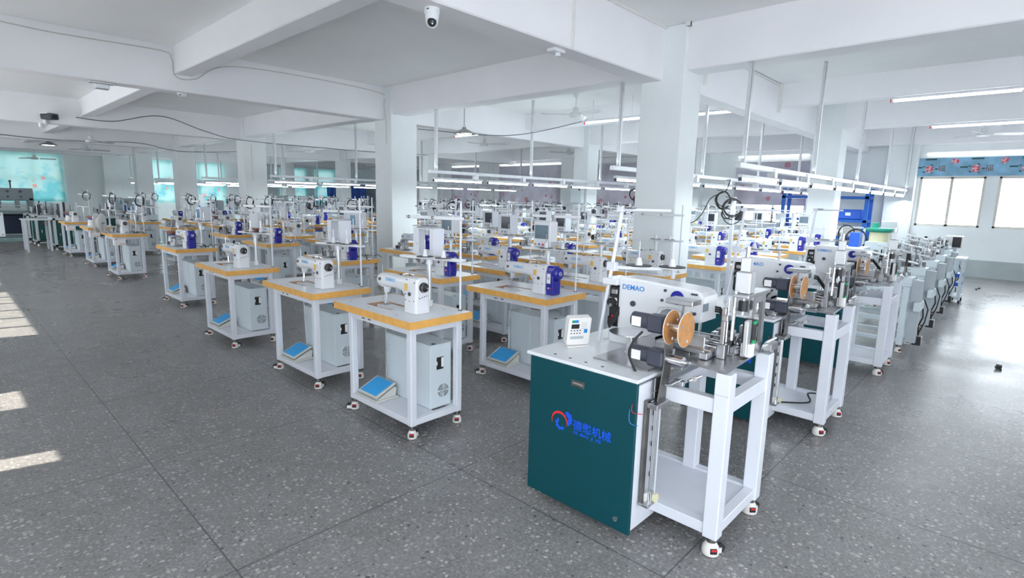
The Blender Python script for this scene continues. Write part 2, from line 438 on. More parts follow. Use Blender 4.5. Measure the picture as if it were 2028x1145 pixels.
def window(ax, pos, h, nx=2, nz=1, depth=.2, fk='frame_cream', fr=.05):
    """frame and panes filling a wall opening; ax is the wall's normal axis"""
    global nw; nw += 1
    u0, u1, z0, z1 = h; b = mb(fk)
    def bx(a, c, e, g, d0, d1):
        if ax == 'x': b.box(pos+d0, pos+d1, a, c, e, g, .004)
        else: b.box(a, c, pos+d0, pos+d1, e, g, .004)
    d0, d1 = .03, .10
    bx(u0, u1, z0, z0+fr, d0, d1); bx(u0, u1, z1-fr, z1, d0, d1); bx(u0, u0+fr, z0, z1, d0, d1); bx(u1-fr, u1, z0, z1, d0, d1)
    for i in range(1, nx): u = u0+(u1-u0)*i/nx; bx(u-.03, u+.03, z0, z1, d0, d1)
    for k in range(1, nz): z = z0+(z1-z0)*k/nz; bx(u0, u1, z-.02, z+.02, d0, d1)
    o = struct('window_%d' % nw, b)
    g = mb('glass')
    if ax == 'x': g.box(pos+.06, pos+.066, u0+fr, u1-fr, z0+fr, z1-fr)
    else: g.box(u0+fr, u1-fr, pos+.06, pos+.066, z0+fr, z1-fr)
    obj('pane', g, o)
    return o
for h in RW: window('x', WX, h, 2 if h[1]-h[0] < 2.4 else 4)
for h in BW: window('y', WY, h, 1 if h[1]-h[0] < 2 else 4, 2)
for h in LW: window('x', WL-.15, h, max(1, int((h[1]-h[0])/.6)), 3, fr=.05)
for h in FWN: window('y', -4.18, h, 3)
# low darker band of the right-hand wall
b = mb('skirt'); b.box(WX-.012, WX, -4, WY, 0, .42); o = struct('baseboard_right', b)
# columns
cols = []
def column(x, y, w=.47, d=.55, top=CZ):
    b = mb('wall_paint'); b.box(x, x+w, y, y+d, 0, top, .012)
    n = len(cols)+1; cols.append((x, y, w, d)); return struct('column_%d' % n, b)
column(6.1, 3.10, .45, .56); column(6.1, 8.96, .6, .56); column(6.1, 16.05, .62, .5); column(6.1, 22.05, .6, .55); column(6.1, 27.6, .6, .55)
for y in (2.92, 9.0, 16.1, 22.2, 27.7): column(12.5, y, .48, .5)
for i, (x, y, w, d) in enumerate([(5.6, 31.1, .6, .4), (11.9, 31.1, .6, .4)]): column(x, y, w, d)
for y in (2.25, 7.9, 13.0, 17.7, 21.1, 25.6): column(17.1, y, .3, .6)
# beams
nb = 0
def beam(x0, x1, y0, y1, z0, key='beam_paint'):
    global nb; nb += 1
    b = mb(key); b.box(x0, x1, y0, y1, z0, CZ+.02, .012); return struct('beam_%d' % nb, b)
for y, d in ((3.38, .28), (9.18, .30), (16.25, .3), (22.3, .3), (27.8, .3)): beam(WL-.2, WX, y, y+d, 3.06)
beam(WL-.2, WX, -2.6, -2.3, 3.06)
for x in (6.15, 12.55): beam(x, x+.33, -4, WY, 3.15)
for x in (2.59, 10.12): beam(x, x+.24, -4, WY, 3.29)
beam(-.9, -.65, -4, WY, 3.29)
beam(17.05, WX, -4, WY, 3.2)
beam(WL-.2, WX, 31.2, WY, 3.1)
# sloping ends where the middle beams meet the cross beams, as seen beside the columns
# blinds, valances
t = text_mb('福', .17, 'black')
def peony(b, x, z, r, seed, rnd=random.Random(3)):
    for k in range(11):
        a = 2*pi*k/11+rnd.random()*.4; rr = r*(.55+.25*rnd.random())
        b.use(['peony_pink', 'peony_red', 'peony_pale'][k % 3])
        b.prism([(x+rr*cos(a)+r*.38*cos(q), z+rr*sin(a)+r*.30*sin(q)) for q in [i*pi/3 for i in range(6)]], 'y', -.004-.0004*k, -.001)
    b.use('peony_pale'); b.prism([(x+r*.3*cos(q), z+r*.3*sin(q)) for q in [i*pi/4 for i in range(8)]], 'y', -.010, -.001)
dm('peony_pink', (.78, .25, .30), .7); dm('peony_red', (.62, .08, .12), .7); dm('peony_pale', (.86, .52, .52), .7)
dm('valance_blue', (.22, .42, .58), .75, var=.25, scale=3.5); dm('leaf_dark', (.03, .10, .11), .7); dm('brown_ink', (.20, .09, .05), .7)
root = bpy.data.objects.new('window_valance', None); C.objects.link(root); root.location = (WX-.03, .4, 2.44)
tag(root, 'blue printed valance with pink peonies and the character for fortune above right window', 'valance')
b = mb('valance_blue'); b.box(-.012, 0, -2.2, 1.97, 0, .44)
obj('cloth', b, root)
pr = mb()
d = mb()
for k in range(5):
    x = .28+k*.9
    peony(d, x, .17, .085, k)
    d.use('leaf_dark')
    for q in range(5):
        a = q*1.3; d.prism([(x+.1*cos(a), .17+.09*sin(a)), (x+.17*cos(a+.2), .17+.13*sin(a+.2)), (x+.16*cos(a-.25), .17+.11*sin(a-.25))], 'y', -.003, -.0005)
    peony(d, x+.50, .35, .07, k+9)
    d.use('leaf_dark'); d.box(x-.1, x+.13, -.003, -.0005, .385, .425); d.box(x-.30, x-.15, -.003, -.0005, .19, .225)
    g = MB(); g.merge(t); g.cur = 0; g.mats = ['brown_ink']; g.m = [0]*len(g.f)
    d.merge(g, Matrix.Translation((x+.16, -.001, .12)))
d.xf(FACE_X); d.xf(Matrix.Translation((-.0125, 1.9, 0)))
obj('print', d, root)
b = mb('lamp_bright'); b.cyl((WX-.06, -1.8, 2.98), (WX-.06, 2.1, 2.98), .014, n=8)
tube_n = 0
o = tag(obj('tube_light', b), 'thin bare fluorescent tube along wall above blue peony valance', 'light')
b = mb('trunk_white'); b.box(WX-.045, WX-.001, -1.8, 2.1, 2.995, 3.03); obj('fixture', b, o)

def blind(name, ax, u0, u1, z0, z1, pos, key, label, cat='blind', group=None):
    """a slightly waving cloth"""
    b = mb(key); n = max(6, int((u1-u0)/.15)); m = 4; vs = []; fs = []
    for k in range(m+1):
        for i in range(n+1):
            u = (u1-u0)*i/n; z = (z1-z0)*k/m; w = .012*sin(u*9)
            vs.append((w, u, z) if ax == 'x' else (u, w, z))
    for k in range(m):
        for i in range(n): fs.append((k*(n+1)+i, k*(n+1)+i+1, (k+1)*(n+1)+i+1, (k+1)*(n+1)+i))
    b._add(vs, fs)
    o = tag(obj(name, b, loc=(pos, u0, z0) if ax == 'x' else (u0, pos, z0)), label, cat, group)
    r = mb('trunk_white'); L_ = u1-u0
    if ax == 'x': r.cyl((0, 0, z1-z0), (0, L_, z1-z0), .02, n=8)
    else: r.cyl((0, 0, z1-z0), (L_, 0, z1-z0), .02, n=8)
    obj('roller', r, o); return o
bl = ['turquoise lotus blind in the far left corner window behind the embroidery machine', 'turquoise lotus blind just right of the far left corner pilaster', 'turquoise lotus blind in the narrow window left of the big white column', 'turquoise blind beside the blue sheeting, left of the two', 'turquoise blind next to blue sheeting at the far corner']
for i, (h, lb) in enumerate(zip(BW, bl)): blind('roller_blind', 'y', h[0]-.1, h[1]+.08, h[2]-.06, h[3]+.12, WY-.05, 'blind_teal', lb)
bl = [(4.78, 6.86, 1.62, 2.9, 'grey mauve blossom blind over the window between two columns on the right'), (10.0, 12.5, 1.1, 3.0, 'grey blossom blind right of the middle pilaster on the far wall'), (13.75, 17.25, 1.1, 3.0, 'widest grey mauve blossom blind on the far wall'), (18.3, 20.5, 1.1, 3.0, 'grey blossom blind left of the widest blossom blind'), (21.9, 24.3, 1.1, 3.0, 'grey blossom blind next to the thick white middle column')]
for (a, c, z0, z1, lb) in bl:
    blind('roller_blind', 'x', a, c, z0, z1, WX-.05, 'blind_mauve', lb)
for (a, c, lb) in [(4.8, 6.8, 'bare tube over the blossom blind between two right-hand columns'), (13.8, 17.2, 'bare tube over the widest blossom blind on the far wall'), (18.4, 20.4, 'bare tube over the blind left of the widest blossom blind')]:
    b = mb('lamp_bright'); b.cyl((WX-.08, a, 3.06), (WX-.08, c, 3.06), .014, n=8)
    o = tag(obj('tube_light', b), lb, 'light'); b = mb('trunk_white'); b.box(WX-.07, WX-.001, a, c, 3.07, 3.1); obj('fixture', b, o)
b = mb('lamp_bright'); b.cyl((.4, WY-.1, 3.2), (4.2, WY-.1, 3.2), .014, n=8)
o = tag(obj('tube_light', b), 'bare tube over the far left corner window', 'light'); b = mb('trunk_white'); b.box(.4, 4.2, WY-.09, WY-.001, 3.21, 3.24); obj('fixture', b, o)

# ================================================================== OVERHEAD
# hanging rows of tube lights
tube_mb = mb('tube'); tube_mb.cyl((.03, 0, 0), (1.17, 0, 0), .014, n=10)
fix_mb = mb('white_gloss'); fix_mb.box(0, 1.2, -.028, .028, .017, .055, .006)
end_mbs = []
for x in (0, 1.18): end_mbs.append(mb('dark_grey').box(x, x+.022, -.018, .018, -.018, .02, .003))
brk_mb = mb('alu'); brk_mb.box(.98, 1.06, -.05, .05, .05, .16, .004)
P_tube = Proto(); P_tube.add('housing', fix_mb); P_tube.add('tube', tube_mb, label='glowing fluorescent tube'); P_tube.add('end_cap', end_mbs[0]); P_tube.add('end_cap', end_mbs[1]); P_tube.add('bracket', brk_mb)
rn = ['nearest hanging row at the right', 'second hanging row, passing behind the near column', 'hanging row between the two big columns', 'hanging row left of the middle column', 'hanging row seen left of the slim column', 'small far hanging row', 'farthest hanging row at the left']
for ri, (ry, x0, x1, rz) in enumerate(RAILS):
    r = bpy.data.objects.new('light_trunking', None); C.objects.link(r); r.location = (x0, ry, rz)
    tag(r, 'pale metal trunking carrying the tubes of the '+rn[ri], 'trunking')
    b = mb('alu'); b.box(0, x1-x0, -.035, .035, .09, .15, .004); obj('channel', b, r)
    nst = 5 if ri < 4 else 4
    for k in range(nst):
        sx = .15+(x1-x0-.3)*k/(nst-1); X = x0+sx
        zt = CZ
        for bx_, dx_, zz in ((6.15, .33, 3.15), (12.55, .33, 3.15), (10.12, .24, 3.29)):
            if bx_-.02 < X < bx_+dx_+.02: zt = zz
        s_ = mb('alu'); s_.box(sx-.025, sx+.025, -.02, -.016, .14, zt-rz, .001); s_.box(sx-.025, sx-.021, -.02, .02, .14, zt-rz, .001); s_.use('chrome'); s_.cyl((sx, -.024, .3), (sx, -.016, .3), .008, n=8); s_.cyl((sx, -.024, zt-rz-.1), (sx, -.016, zt-rz-.1), .008, n=8)
        obj('hanger_strap', s_, r)
    n = int((x1-x0-.05)/1.34)
    for k in range(n):
        P_tube.put('tube_light', (x0+.08+k*1.34, ry-.005, rz-.03), '%s tube from the column end of the %s' % (ORD[k+1], rn[ri]), 'light', 'tube lights of the '+rn[ri])
# plain tube lights under the ceiling
def ctube(x, y, z, L_, ang, lb, drop=0, zt=None):
    r = bpy.data.objects.new('ceiling_tube_light', None); C.objects.link(r); r.location = (x, y, z); r.rotation_euler.z = ang
    tag(r, lb, 'light')
    b = mb('lamp_bright' if False else 'tube'); b.cyl((.03, 0, 0), (L_-.03, 0, 0), .016, n=10); obj('tube', b, r)
    b = mb('white_gloss'); b.box(0, L_, -.03, .03, .018, .05, .004); b.use('red'); b.box(-.012, 0, -.02, .02, -.02, .03); obj('housing', b, r)
    if drop:
        b = mb('alu')
        for u in (.15*L_, .85*L_): b.cyl((u, 0, .04), (u, 0, drop), .004, n=6)
        obj('wire', b, r)
    area(x+cos(ang)*L_/2, y+sin(ang)*L_/2, z-.03, L_, .03, 7).rotation_euler.z = ang
ctube(10.24, 1.78, 3.24, 1.5, -pi/2, 'long bright tube under the beam at upper right, nearest of the right-hand tubes')
ctube(12.72, 1.55, 3.10, 1.4, -pi/2, 'bright tube under the next beam behind the upper right tube')
ctube(9.4, 6.9, 3.2, 1.3, -pi/2, 'ceiling tube just left of the near column', .44)
ctube(9.6, 11.2, 3.2, 1.3, -pi/2, 'ceiling tube just right of the middle column', .44)
ctube(9.6, 4.6, 3.2, 1.2, -pi/2, 'ceiling tube just right of the near column', .44)
ctube(11.2, 17.2, 3.2, 1.2, -pi/2, 'far ceiling tube left of the middle column, upper of two', .44)
ctube(13.4, 19.5, 3.2, 1.2, -pi/2, 'far ceiling tube left of the middle column, lower of two', .44)

# fans
def fan(x, y, z, a, lb, zt=CZ):
    r = bpy.data.objects.new('ceiling_fan', None); C.objects.link(r); r.location = (x, y, zt); tag(r, lb, 'fan', 'ceiling fans')
    h = z-zt
    b = mb('fan_white'); b.cyl((0, 0, h+.12), (0, 0, 0), .011, n=8); b.cyl((0, 0, -.07), (0, 0, 0), .045, .07, n=14); obj('rod', b, r)
    b = mb('fan_white'); b.lathe_ax((0, 0, h-.03), (0, 0, h+.16), [(0, .05), (.06, .12), (.25, .135), (.42, .11), (.45, .055), (.95, .05), (1, .03)], 18); obj('motor', b, r)
    for k in range(3):
        q = a+k*2*pi/3; b = mb('fan_white')
        st = len(b.v)
        secs = []
        b.box(.09, .2, -.018, .018, -.004, .004)
        n = 7; vs = []; fs = []
        for i in range(n+1):
            u = .18+.5*i/n; w = .05+.015*sin(pi*i/n); tz = .018
            vs += [(u, -w, tz), (u, w, -tz), (u, -w, tz-.005), (u, w, -tz-.005)]
        for i in range(n):
            o_ = i*4; fs += [(o_, o_+4, o_+5, o_+1), (o_+2, o_+3, o_+7, o_+6), (o_, o_+2, o_+6, o_+4), (o_+1, o_+5, o_+7, o_+3)]
        fs += [(0, 1, 3, 2), (n*4, n*4+2, n*4+3, n*4+1)]
        b._add(vs, fs); b.xf(Matrix.Translation((0, 0, h+.02)) @ Matrix.Rotation(q, 4, 'Z')); obj('blade', b, r)
fan(8.75, 6.65, 3.25, .3, 'white ceiling fan left of the near column, nearest of the fans')
fan(11.9, 12.5, 3.25, 1.0, 'white ceiling fan below and left of the nearest fan')
fan(15.6, 12.1, 3.25, .5, 'small far ceiling fan left of the near column, lowest of three')
fan(13.2, .83, 3.28, .2, 'white ceiling fan between the two bright tubes at upper right')
fan(15.7, .98, 3.22, .9, 'white ceiling fan above the peony valance')
fan(3.3, 19.6, 2.95, .5, 'white ceiling fan at upper left beside the long beam')
fan(3.0, 28.9, 2.75, .1, 'ceiling fan in front of the far left corner blind')
fan(3.9, 24.0, 2.95, .1, 'ceiling fan just behind the dark pendant lamp')
fan(10.2, 20.5, 3.2, .4, 'small far ceiling fan just left of the middle column')
def pendant(x, y, z, lb, zt=CZ):
    r = bpy.data.objects.new('pendant_lamp', None); C.objects.link(r); r.location = (x, y, zt); tag(r, lb, 'lamp')
    h = z-zt
    b = mb('dark_grey'); b.cyl((0, 0, h+.13), (0, 0, 0), .006, n=6); obj('cord', b, r)
    b = mb('lamp_shade_grey'); b.lathe_ax((0, 0, h), (0, 0, h+.15), [(0, .24), (.1, .235), (.6, .09), (.7, .05), (1, .03)], 24, caps=False)
    b.use('chrome'); b.cyl((0, 0, h+.1), (0, 0, h+.17), .035, n=12); obj('lamp_shade', b, r)
    b = mb('lamp_bright'); b.cyl((0, 0, h-.0), (0, 0, h+.02), .15, .16, n=18); obj('diffuser', b, r)
pendant(2.7, 22.4, 2.93, 'dark cone pendant lamp at the far left'); pendant(7.75, 8.75, 2.93, 'dark cone pendant lamp right of the middle column')

# dome camera on the long beam
r = bpy.data.objects.new('security_camera', None); C.objects.link(r); r.location = (2.78, 3.52, 3.06); tag(r, 'white dome security camera under the nearest beam', 'camera')
b = mb('white_gloss'); b.lathe_ax((0, 0, -.045), (0, 0, 0), [(0, .058), (.2, .06), (1, .06)], 28); b.use('dark_grey'); b.box(-.059, -.045, -.028, -.012, -.022, -.014); obj('base', b, r)
b = mb('white_gloss'); b.lathe_ax((0, 0, -.145), (0, 0, -.045), [(0, .004), (.06, .022), (.2, .037), (.4, .046), (.75, .053), (1, .055)], 28); obj('housing', b, r)
b = mb('black'); b.sphere((0, 0, 0), .036, n=20, h=10); b.xf(Matrix.Translation((-.017, -.021, -.102)) @ Matrix.Scale(.75, 4, Vector((.5, .75, .1)).normalized()))
b.use('screen'); b.sphere((-.031, -.047, -.108), .008, n=12, h=6); b.use('paper'); b.box(-.036, -.026, -.047, -.041, -.128, -.118); obj('lens', b, r)
# bullet camera
r = bpy.data.objects.new('security_camera', None); C.objects.link(r); r.location = (1.95, 16.2, 3.10); tag(r, 'dark and white bullet security camera at the upper left', 'camera')
b = mb('dark_grey'); b.box(-.10, .10, -.28, .02, .03, .16, .02); b.xf(Matrix.Rotation(.5, 4, 'Z')); obj('housing', b, r)
b = mb('paper'); b.box(-.105, .105, -.20, .04, .15, .18, .01); b.box(-.02, .02, -.02, .06, -.1, .05, .004); b.box(-.12, .0, .0, .06, -.14, -.05, .01); b.xf(Matrix.Rotation(.5, 4, 'Z')); obj('bracket', b, r)
b = mb('black'); b.cyl((0, -.28, .09), (0, -.295, .09), .05, n=16); b.xf(Matrix.Rotation(.5, 4, 'Z')); obj('lens', b, r)
# smoke detector, junction boxes
b = mb('white_gloss'); b.lathe_ax((0, 0, -.05), (0, 0, 0), [(0, .03), (.3, .05), (.6, .06), (1, .07)], 20); b.use('dark_grey'); b.box(-.052, -.03, -.045, -.02, -.035, -.02); tag(obj('smoke_detector', b, loc=(2.72, 9.33, 3.06)), 'white round smoke detector under the second long beam', 'detector')
b = mb('white_gloss'); b.box(-.10, .06, -.05, .05, -.03, 0, .005); b.cyl((.0, 0, -.06), (0, 0, -.03), .03, n=14); tag(obj('emergency_sensor', b, loc=(4.28, 3.50, 3.06)), 'small white sensor under the near beam by the conduit', 'sensor')
b = mb('alu'); b.box(-.14, .14, -.05, .05, -.02, 0, .004); b.box(-.08, .08, -.045, .045, -.09, -.02, .01); tag(obj('ceiling_sensor', b, loc=(1.75, 9.33, 3.06)), 'small grey sensor box under the second beam, left of the detector', 'sensor')
# conduit
b = mb('trunk_white')
b.box(4.33, 4.36, 3.362, 3.38, 3.05, CZ, .002); b.box(4.33, 6.1, 3.355, 3.38, CZ-.03, CZ, .002)
b.box(6.05, 6.11, 3.06, 3.11, CZ-.05, CZ, .002); b.box(6.08, 6.62, 3.06, 3.1, CZ-.05, CZ, .002); b.box(6.55, 6.60, 3.05, 3.09, 3.05, CZ, .002)
tag(obj('cable_conduit', b), 'white plastic conduit along the near beam to the near column', 'conduit')
b = mb('trunk_white'); b.box(6.62, 6.65, 3.35, 3.38, 3.1, CZ, .002); b.box(6.62, 10.12, 3.355, 3.38, CZ-.04, CZ-.01, .002); b.box(10.07, 10.12, 3.33, 3.38, 3.2, CZ, .002); b.box(10.38, 12.5, 3.355, 3.38, CZ-.04, CZ-.01, .002); b.box(12.42, 12.46, 3.34, 3.38, 3.08, CZ-.04, .002)
tag(obj('cable_conduit', b), 'white conduit on the beam between near column and farther right column', 'conduit')
b = mb('trunk_white'); b.box(6.3, 6.33, 16.02, 16.05, 1.95, 2.95, .002); tag(obj('cable_conduit', b), 'thin conduit on the slim column at left', 'conduit')
def wire(pts, r, key, name, lb, cat='cable', n=10):
    P = [Vector(p) for p in pts]; out = []
    for i in range(len(P)-1):
        p0 = P[max(i-1, 0)]; p1 = P[i]; p2 = P[i+1]; p3 = P[min(i+2, len(P)-1)]
        for k in range(n):
            t = k/n; out.append(.5*((2*p1)+(-p0+p2)*t+(2*p0-5*p1+4*p2-p3)*t*t+(-p0+3*p1-3*p2+p3)*t**3))
    out.append(P[-1]); b = mb(key); b.tube(out, r, 6); return tag(obj(name, b), lb, cat) if lb else b
wire([(.2, 9.165, 3.62), (1.2, 9.165, 3.56), (2.4, 9.165, 3.58), (2.57, 9.165, 3.5), (2.6, 9.16, 3.27), (2.85, 9.16, 3.26), (3.5, 9.165, 3.55), (5.9, 9.165, 3.55), (6.05, 9.1, 3.3), (6.06, 9.05, 2.6)], .006, 'cable_grey', 'ceiling_wire', 'thin grey wire along the second long beam')
wire([(2.5, 16.23, 3.25), (3.2, 16.23, 3.24), (4.2, 16.23, 3.48), (5.2, 16.23, 3.22), (6.1, 16.03, 3.05), (9, 15.6, 3.0), (12, 15.4, 3.05)], .008, 'dark_grey', 'ceiling_wire', 'dark wire sagging along the third beam at left')
wire([(.5, 22.28, 3.2), (3, 22.28, 3.1), (5, 22.28, 3.2), (6.2, 22.0, 3.0), (8, 21.5, 3.1)], .009, 'dark_grey', 'ceiling_wire', 'dark wire along the fourth beam at far left')
wire([(6.9, 9.2, 2.98), (8.2, 7.9, 2.9), (9.3, 6.9, 3.22)], .007, 'dark_grey', 'ceiling_wire', 'dark wire looping from middle column to the ceiling tube')

# ================================================================== PROTOTYPES
def caster_mbs(h=.085, s=1.0):
    a = mb('caster_white')
    a.lathe_ax((0, 0, .004), (0, 0, h*.72), [(0, .034*s), (.12, .036*s), (.55, .034*s), (.8, .026*s), (1, .022*s)], 18)
    a.prism([(.0, -.016), (.05, -.016), (.062, .0), (.062, .012), (.02, .016), (0, .016)], 'z', .006, .03)
    a.use('rubber'); a.cyl((0, 0, 0), (0, 0, .006), .031*s, n=18)
    a.use('dark_steel'); a.cyl((0, 0, h*.70), (0, 0, h+.003), .019*s, n=12); a.cyl((0, 0, h*.86), (0, 0, h*.99), .026*s, n=12)
    w = mb('rubber'); w.cyl((.048, -.009, .024), (.048, .009, .024), .024, n=18)
    g = mb('black')
    # adjusting wheel window, turned to the side
    for ang in (pi*1.25,):
        M_ = Matrix.Rotation(ang, 4, 'Z')
        gg = mb('black'); gg.box(.028*s, .037*s, -.016, .016, .020, .046, .002); gg.use('red'); gg.box(.030*s, .0385*s, -.014, .014, .034, .045, .002)
        gg.xf(M_); g.merge(gg)
    return a, w, g
ca, cw, cg = caster_mbs()
CA, CW, CG = ca.mesh('caster'), cw.mesh('wheel'), cg.mesh('adjusting_wheel')
def at(mbo, x, y, z, rz=0): return Matrix.Translation((x, y, z)) @ Matrix.Rotation(rz, 4, 'Z')
def shifted(me_src, x, y, z=0, rz=0):
    o = MB(); o.v = list(me_src.v); o.f = list(me_src.f); o.m = list(me_src.m); o.mats = list(me_src.mats)
    return o.xf(Matrix.Translation((x, y, z)) @ Matrix.Rotation(rz, 4, 'Z'))
def add_casters(P, pts, s=1.0, h=.085, parts=True):
    a, w, g = caster_mbs(h, s)
    for i, (x, y, rz) in enumerate(pts):
        c = P.add('caster', shifted(a, x, y, 0, rz))
        if parts:
            P.add('wheel', shifted(w, x, y, 0, rz), c); P.add('adjusting_wheel', shifted(g, x, y, 0), c, 'red and black adjusting wheel')

TD, TW, TZ = .54, .97, .835
LX0, LX1, LY0, LY1 = .055, .46, .06, .80   # centres of the legs
def make_table(full=True, cut=True, sign=False):
    P = Proto()
    b = mb('laminate')
    if cut:
        # top with the machine cut-out: four slabs around the opening, its inside edge plywood
        x0, x1, y0, y1 = .13, .31, .42, .74
        for (a0, a1, c0, c1) in ((0, TD, 0, y0), (0, TD, y1, TW), (0, x0, y0, y1), (x1, TD, y0, y1)):
            b.box(a0, a1, c0, c1, TZ-.05, TZ)
        b.use('plywood'); b.box(x0, x1, y0, y1, TZ-.05, TZ-.030)
        for (a0, a1, c0, c1) in ((x0, x1, y0, y0+.003), (x0, x1, y1-.003, y1), (x0, x0+.003, y0, y1), (x1-.003, x1, y0, y1)): b.box(a0, a1, c0, c1, TZ-.03, TZ-.001)
        b.use('laminate'); b.box(.185, .275, .36, .67, TZ-.03, TZ-.0005)   # bed slide plate
        b.use('steel'); b.box(.20, .26, .60, .665, TZ-.0005, TZ+.0015)
    else: b.box(0, TD, 0, TW, TZ-.05, TZ)
    b.use('dark_grey')
    for (u, v) in ((.07, .25), (.07, .6), (.47, .55), (.36, .85), (.09, .88), (.45, .2)): b.cyl((u, v, TZ-.01), (u, v, TZ+.0008), .006, n=8)
    t = P.add('tabletop', b)
    b = mb('orange_edge'); e = .004
    b.box(-e, 0, -e, TW+e, TZ-.05, TZ+.0005); b.box(TD, TD+e, -e, TW+e, TZ-.05, TZ+.0005); b.box(0, TD, -e, 0, TZ-.05, TZ+.0005); b.box(0, TD, TW, TW+e, TZ-.05, TZ+.0005)
    P.add('edge_band', b, t, 'orange edge band')
    for x in (LX0, LX1):
        for y in (LY0, LY1):
            b = mb('white_enamel'); b.box(x-.025, x+.025, y-.025, y+.025, .09, TZ-.05, .006); P.add('leg', b)
    b = mb('white_enamel')
    for x in (LX0, LX1): b.box(x-.022, x+.022, LY0, LY1, TZ-.10, TZ-.05, .003)
    for y in (LY0, LY1): b.box(LX0, LX1, y-.022, y+.022, TZ-.10, TZ-.05, .003)
    b.use('black')
    for y in (.52, .60): b.box(LX0-.0235, LX0-.0215, y, y+.035, TZ-.08, TZ-.072)
    P.add('upper_frame', b)
    b = mb('white_enamel')
    for x in (LX0, LX1): b.box(x-.024, x+.024, LY0, LY1, .095, .14, .003)
    for y in (LY0, LY1): b.box(LX0, LX1, y-.024, y+.024, .095, .14, .003)
    P.add('lower_frame', b)
    b = mb('white_enamel'); b.box(LX0, LX0+.20, LY0, LY1, .128, .1407); b.box(LX1-.06, LX1, LY0, LY1, .128, .136)
    b.use('black'); b.box(.27, .275, .1, .2, .1361, .1365)
    P.add('shelf', b)
    add_casters(P, [(LX0, LY0, .3), (LX1, LY0, 1.1), (LX0, LY1, 2.4), (LX1, LY1, 1.9)], .95, parts=full)
    if sign:
        b = mb('paper'); b.box(LX0-.032, LX0-.026, LY0-.02, LY0+.10, TZ-.20, TZ-.10); b.box(LX0-.02, LX0+.14, LY0-.032, LY0-.028, TZ-.20, TZ-.08)
        b.use('red'); b.box(LX0-.015, LX0+.005, LY0-.034, LY0-.0315, TZ-.10, TZ-.085); b.box(LX0+.04, LX0+.13, LY0-.034, LY0-.0315, TZ-.18, TZ-.172); P.add('name_card', b)
    return P
P_table = make_table(); P_table_far = make_table(False); P_table_sign = make_table(True, False, True)

# control cabinet standing inside the frame
def make_cab():
    P = Proto(); b = mb('cabinet_white'); b.box(0, .19, 0, .56, 0, .465, .004); b.box(0.0, .19, .001, .559, .466, .470)
    b.use('white_enamel'); b.box(-.003, .0, .28, .285, .01, .46)
    b.use('black'); b.cyl((.05, .03, .470), (.05, .03, .4715), .016, n=14); P.add('housing', b)
    b = mb('black'); b.box(.055, .115, -.003, .001, .285, .375); b.use('paper'); b.box(.095, .117, -.008, -.001, .30, .37, .003); b.box(.05, .06, -.005, 0, .32, .345); P.add('power_socket', b)
    b = mb('black')
    for r in (.012, .024, .036, .046):
        for q in range(4): b.torus((.115, -.001, .12), 'y', r, .0022, q*pi/2+.15, (q+1)*pi/2-.15, n=6, m=4)
    P.add('fan_grille', b, -1, 'round black fan grille')
    return P
P_cab = make_cab()
def make_pedal():  # sits on the shelf
    P = Proto(); b = mb('pedal_grey')
    b.box(0, .20, 0, .28, 0, .014, .004)
    b.prism([(0.02, .012), (.18, .012), (.19, .075), (.17, .085)], 'y', .02, .26)
    P.add('base', b)
    b = mb('pedal_grey'); b.box(0, .19, 0, .25, 0, .014, .005); b.xf(Matrix.Translation((.012, .015, .026)) @ Matrix.Rotation(-.42, 4, 'Y')); t = P.add('treadle', b)
    b = mb('pedal_blue'); b.box(.012, .18, .02, .23, .0135, .0175, .002); b.xf(Matrix.Translation((.012, .015, .026)) @ Matrix.Rotation(-.42, 4, 'Y')); P.add('tread_mat', b, t, 'bright blue rubber tread mat')
    b = mb('chrome'); b.cyl((.185, .13, .10), (.19, .16, .62), .004, n=6); b.cyl((.187, .145, .33), (.187, .145, .40), .008, n=6); P.add('pull_rod', b)
    return P
P_pedal = make_pedal()

